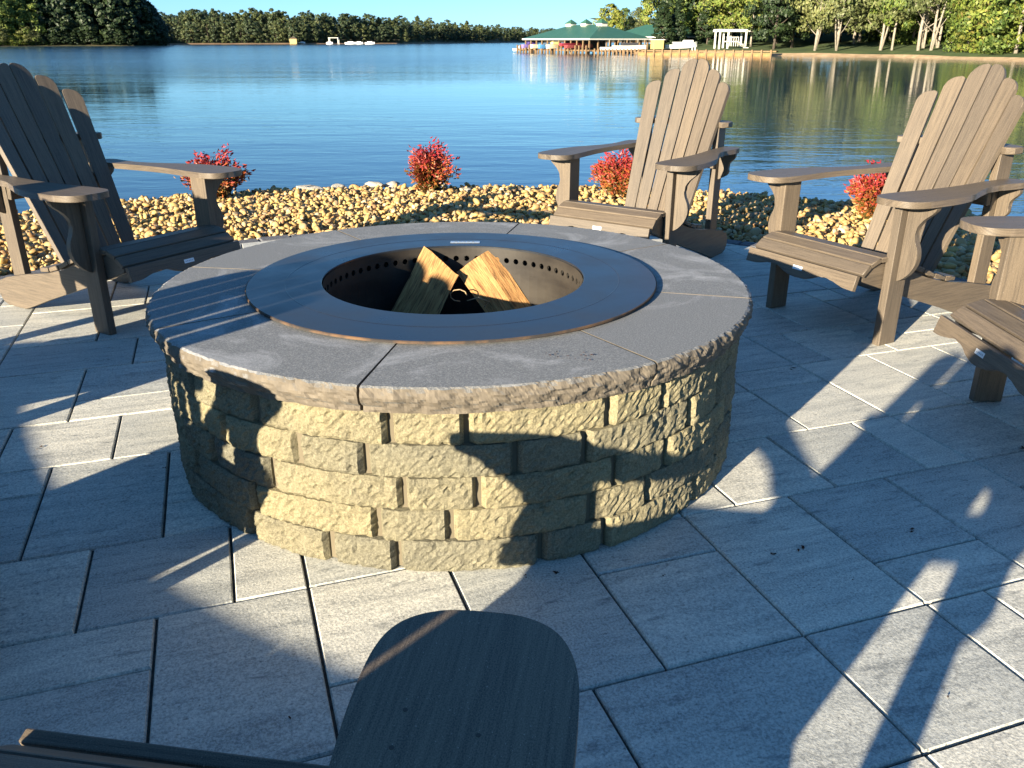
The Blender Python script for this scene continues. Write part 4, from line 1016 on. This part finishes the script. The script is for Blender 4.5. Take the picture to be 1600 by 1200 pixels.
    # seat side rails
    rp = [(.118, .285), (-.176, .180), (-.48, .078), (-.66, .012), (-.70, 0), (-.84, 0), (-.875, .012), (-.90, .045), (-.898, .09), (-.87, .122), (-.80, .145), (-.62, .182), (-.44, .212), (-.30, .250), (-.18, .292), (-.08, .332), (.02, .352), (.06, .352), (.10, .335), (.13, .305)]
    for s in (1, -1):
        me = board(rp, .034, Mx((0, 0, 0), (0, 1, 0), (0, 0, 1)), .004)
        bm = bmesh.new(); bm.from_mesh(me); xs = [v.co.x for v in bm.verts]; sh = (.252 if s > 0 else -.286) - min(xs); bmesh.ops.translate(bm, verts=bm.verts, vec=(sh, 0, 0)); link('seat_rail', bm_mesh(bm), t, LB)
    # seat slats along a falling curve
    cv = [(-.50, .232), (-.43, .240), (-.352, .262), (-.274, .293), (-.196, .325), (-.118, .354), (-.04, .376), (.038, .380), (.100, .359), (.146, .320)]
    for (y0, z0), (y1, z1) in zip(cv, cv[1:]):
        dv = Vector((0, y1 - y0, z1 - z0)); Ls = dv.length; hw = .300 if y0 > -.12 else .289
        if y0 < -.30: hw = .289
        g_ = .004
        me = board([(-hw, g_), (hw, g_), (hw, Ls - g_), (-hw, Ls - g_)], .022, Mx((0, y0, z0), (1, 0, 0), dv), .004); link('seat_slat', me, t, LB)
    # scalloped apron
    def dep(x):
        x = abs(x); return np.interp(x, [0, .04, .075, .10, .14, .18, .215, .25, .30], [.074, .072, .060, .048, .040, .043, .053, .062, .064])
    xs = [-.30 + .6 * k / 40 for k in range(41)]
    prof = [(x, 0) for x in (-.30, .30)] + [(x, -float(dep(x))) for x in xs[::-1]]
    ap = board(prof, .022, Mx((0, .152, .316), (1, 0, 0), (0, -.28, 1)), .003); link('seat_apron', ap, t, LB)
    pl = link('tag_plate', box((0, .1822, .290), (.052, .0018, .017), Matrix.Rotation(R(15.6), 4, 'X')), t, M_TAG)
    pl2 = bmesh.new()
    for k in range(5): box_bm(pl2, (-.017 + k * .0085, .1831, .2903), (.0045, .0006, .005), Matrix.Rotation(R(15.6), 4, 'X'))
    link('tag_print', bm_mesh(pl2), pl, M_TAGP)
    return t
M_TAGP = flat('tag_print', (.25, .3, .36), .5)
chair0 = make_chair('x')
def copy_tree(root):
    r_ = root.copy(); COL.objects.link(r_)
    for ch in root.children:
        c = ch.copy(); COL.objects.link(c); c.parent = r_
        for g_ in ch.children:
            d = g_.copy(); COL.objects.link(d); d.parent = c
    return r_
chairs = [((-1.595, 3.762), (.858, -.513), 'adirondack chair at far left, back in shade with only its two right slat tips sunlit'),
          ((.551, 4.514), (-.591, -.807), 'sunlit brown adirondack chair directly behind the fire pit, in front of a red bush'),
          ((1.391, 3.63), (-.872, -.49), 'sunlit brown adirondack chair right of the fire pit, whole seat and both arms in view'),
          ((1.649, 2.468), (-1, .014), 'adirondack chair cut off by the right edge, front of its seat half in shade'),
          ((-.398, .675), (.15, .989), 'shaded adirondack chair nearest the camera, right armrest rising at the bottom centre'),
          ((-1.37, 1.46), (.72, .69), 'adirondack chair left of the nearest one, its slats throwing striped shade on the cap'),
          ((-2.06, 2.42), (.99, .12), 'adirondack chair just outside the left edge, beside the far left one')]
for k, ((x, y), (fx, fy), lab) in enumerate(chairs):
    o = chair0 if k == 0 else copy_tree(chair0)
    o.location = (x, y, .0012); o.rotation_euler = (0, 0, math.atan2(-fx, fy)); o['label'] = lab

# ------------------------------------------------------------------ red heavenly bamboo bushes
M_RED = NB('red_foliage', .45)
_r = M_RED.island(); _z = M_RED.t.nodes.new('ShaderNodeSeparateXYZ'); M_RED.l(M_RED.coord(), _z.inputs[0])
_h = M_RED.math('ADD', M_RED.math('MULTIPLY', _z.outputs[2], 1.9), M_RED.math('MULTIPLY', M_RED.math('SUBTRACT', _r, .5), .55))
M_RED.col(M_RED.mix(.25, M_RED.ramp(_h, [(.02, (.07, .08, .015)), (.22, (.24, .12, .02)), (.38, (.30, .055, .018)), (.6, (.22, .010, .02)), (1, (.28, .018, .04))]), M_RED.ramp(_r, [(0, (.035, .003, .012)), (.5, (.26, .022, .022)), (1, (.42, .13, .07))])))
M_RED = M_RED.m
M_STEM = flat('bush_stem', (.12, .06, .035), .8)
def bush(px, py, h, wd, seed, label):
    r_ = random.Random(seed); p = gp(px, py, .0)
    t = thing('red_bush', label, 'bush', (p.x, p.y, .01), 0, 'red bushes in the gravel along the lake')
    bm = bmesh.new(); V, F = [], []
    def leaf(c, d, s):
        d = Vector(d).normalized(); sd = d.cross(Vector((r_.uniform(-1, 1), r_.uniform(-1, 1), r_.uniform(-.2, 1)))).normalized(); b = len(V); up = d.cross(sd) * s * .18
        for q in (c, c + d * s * .45 + sd * s * .22 + up, c + d * s, c + d * s * .45 - sd * s * .22 + up): V.append(tuple(q))
        F.append((b, b + 1, b + 2)); F.append((b, b + 2, b + 3))
    ns = 44
    for k in range(ns):
        an = r_.uniform(0, 6.28); rad = r_.uniform(0, 1) ** .6
        ht = h * (1 - .42 * rad ** 1.8) * r_.uniform(.72, 1.0)
        if k < 3: rad *= .5; ht = h * r_.uniform(.98, 1.12)
        tipv = Vector((math.cos(an) * rad * wd * .56, math.sin(an) * rad * wd * .56, ht)); base = Vector((math.cos(an) * .03, math.sin(an) * .03, 0))
        mid = base.lerp(tipv, .5) + Vector((0, 0, .02)) - Vector((tipv.x, tipv.y, 0)) * .08
        tube(bm, [base, mid, tipv], [.005, .0035, .0015], 4)
        nl = int(95)
        for q in range(nl):
            s = r_.uniform(.12, 1); c = base.lerp(mid, s * 2) if s < .5 else mid.lerp(tipv, s * 2 - 1)
            c = c + Vector((r_.gauss(0, .026), r_.gauss(0, .026), r_.gauss(0, .018)))
            out = Vector((c.x, c.y, 0)); out = out.normalized() if out.length > .001 else Vector((1, 0, 0))
            leaf(c, out * r_.uniform(.2, 1.2) + Vector((r_.gauss(0, .5), r_.gauss(0, .5), r_.uniform(-.3, .9))), r_.uniform(.024, .046))
    link('stems', bm_mesh(bm), t, M_STEM)
    me = np_mesh('foliage', V, F); link('foliage', me, t, M_RED, 'stuff')
bush(338, 314, .36, .48, 1, 'rounded red bush half hidden behind the raised arm of the far left chair')
bush(672, 303, .40, .44, 2, 'red and orange pointed bush standing alone in the middle of the gravel')
bush(966, 312, .36, .42, 3, 'magenta red bush seen between the arm and back of the chair behind the pit')
bush(1362, 347, .38, .36, 4, 'orange and red bush seen beside the back of the chair right of the pit')
bush(-150, 345, .36, .46, 5, 'red bush in the gravel past the left edge behind the chairs')

# @@END@@
print('pavers', npav, 'stones', len(stones), 'objects', len(bpy.data.objects))
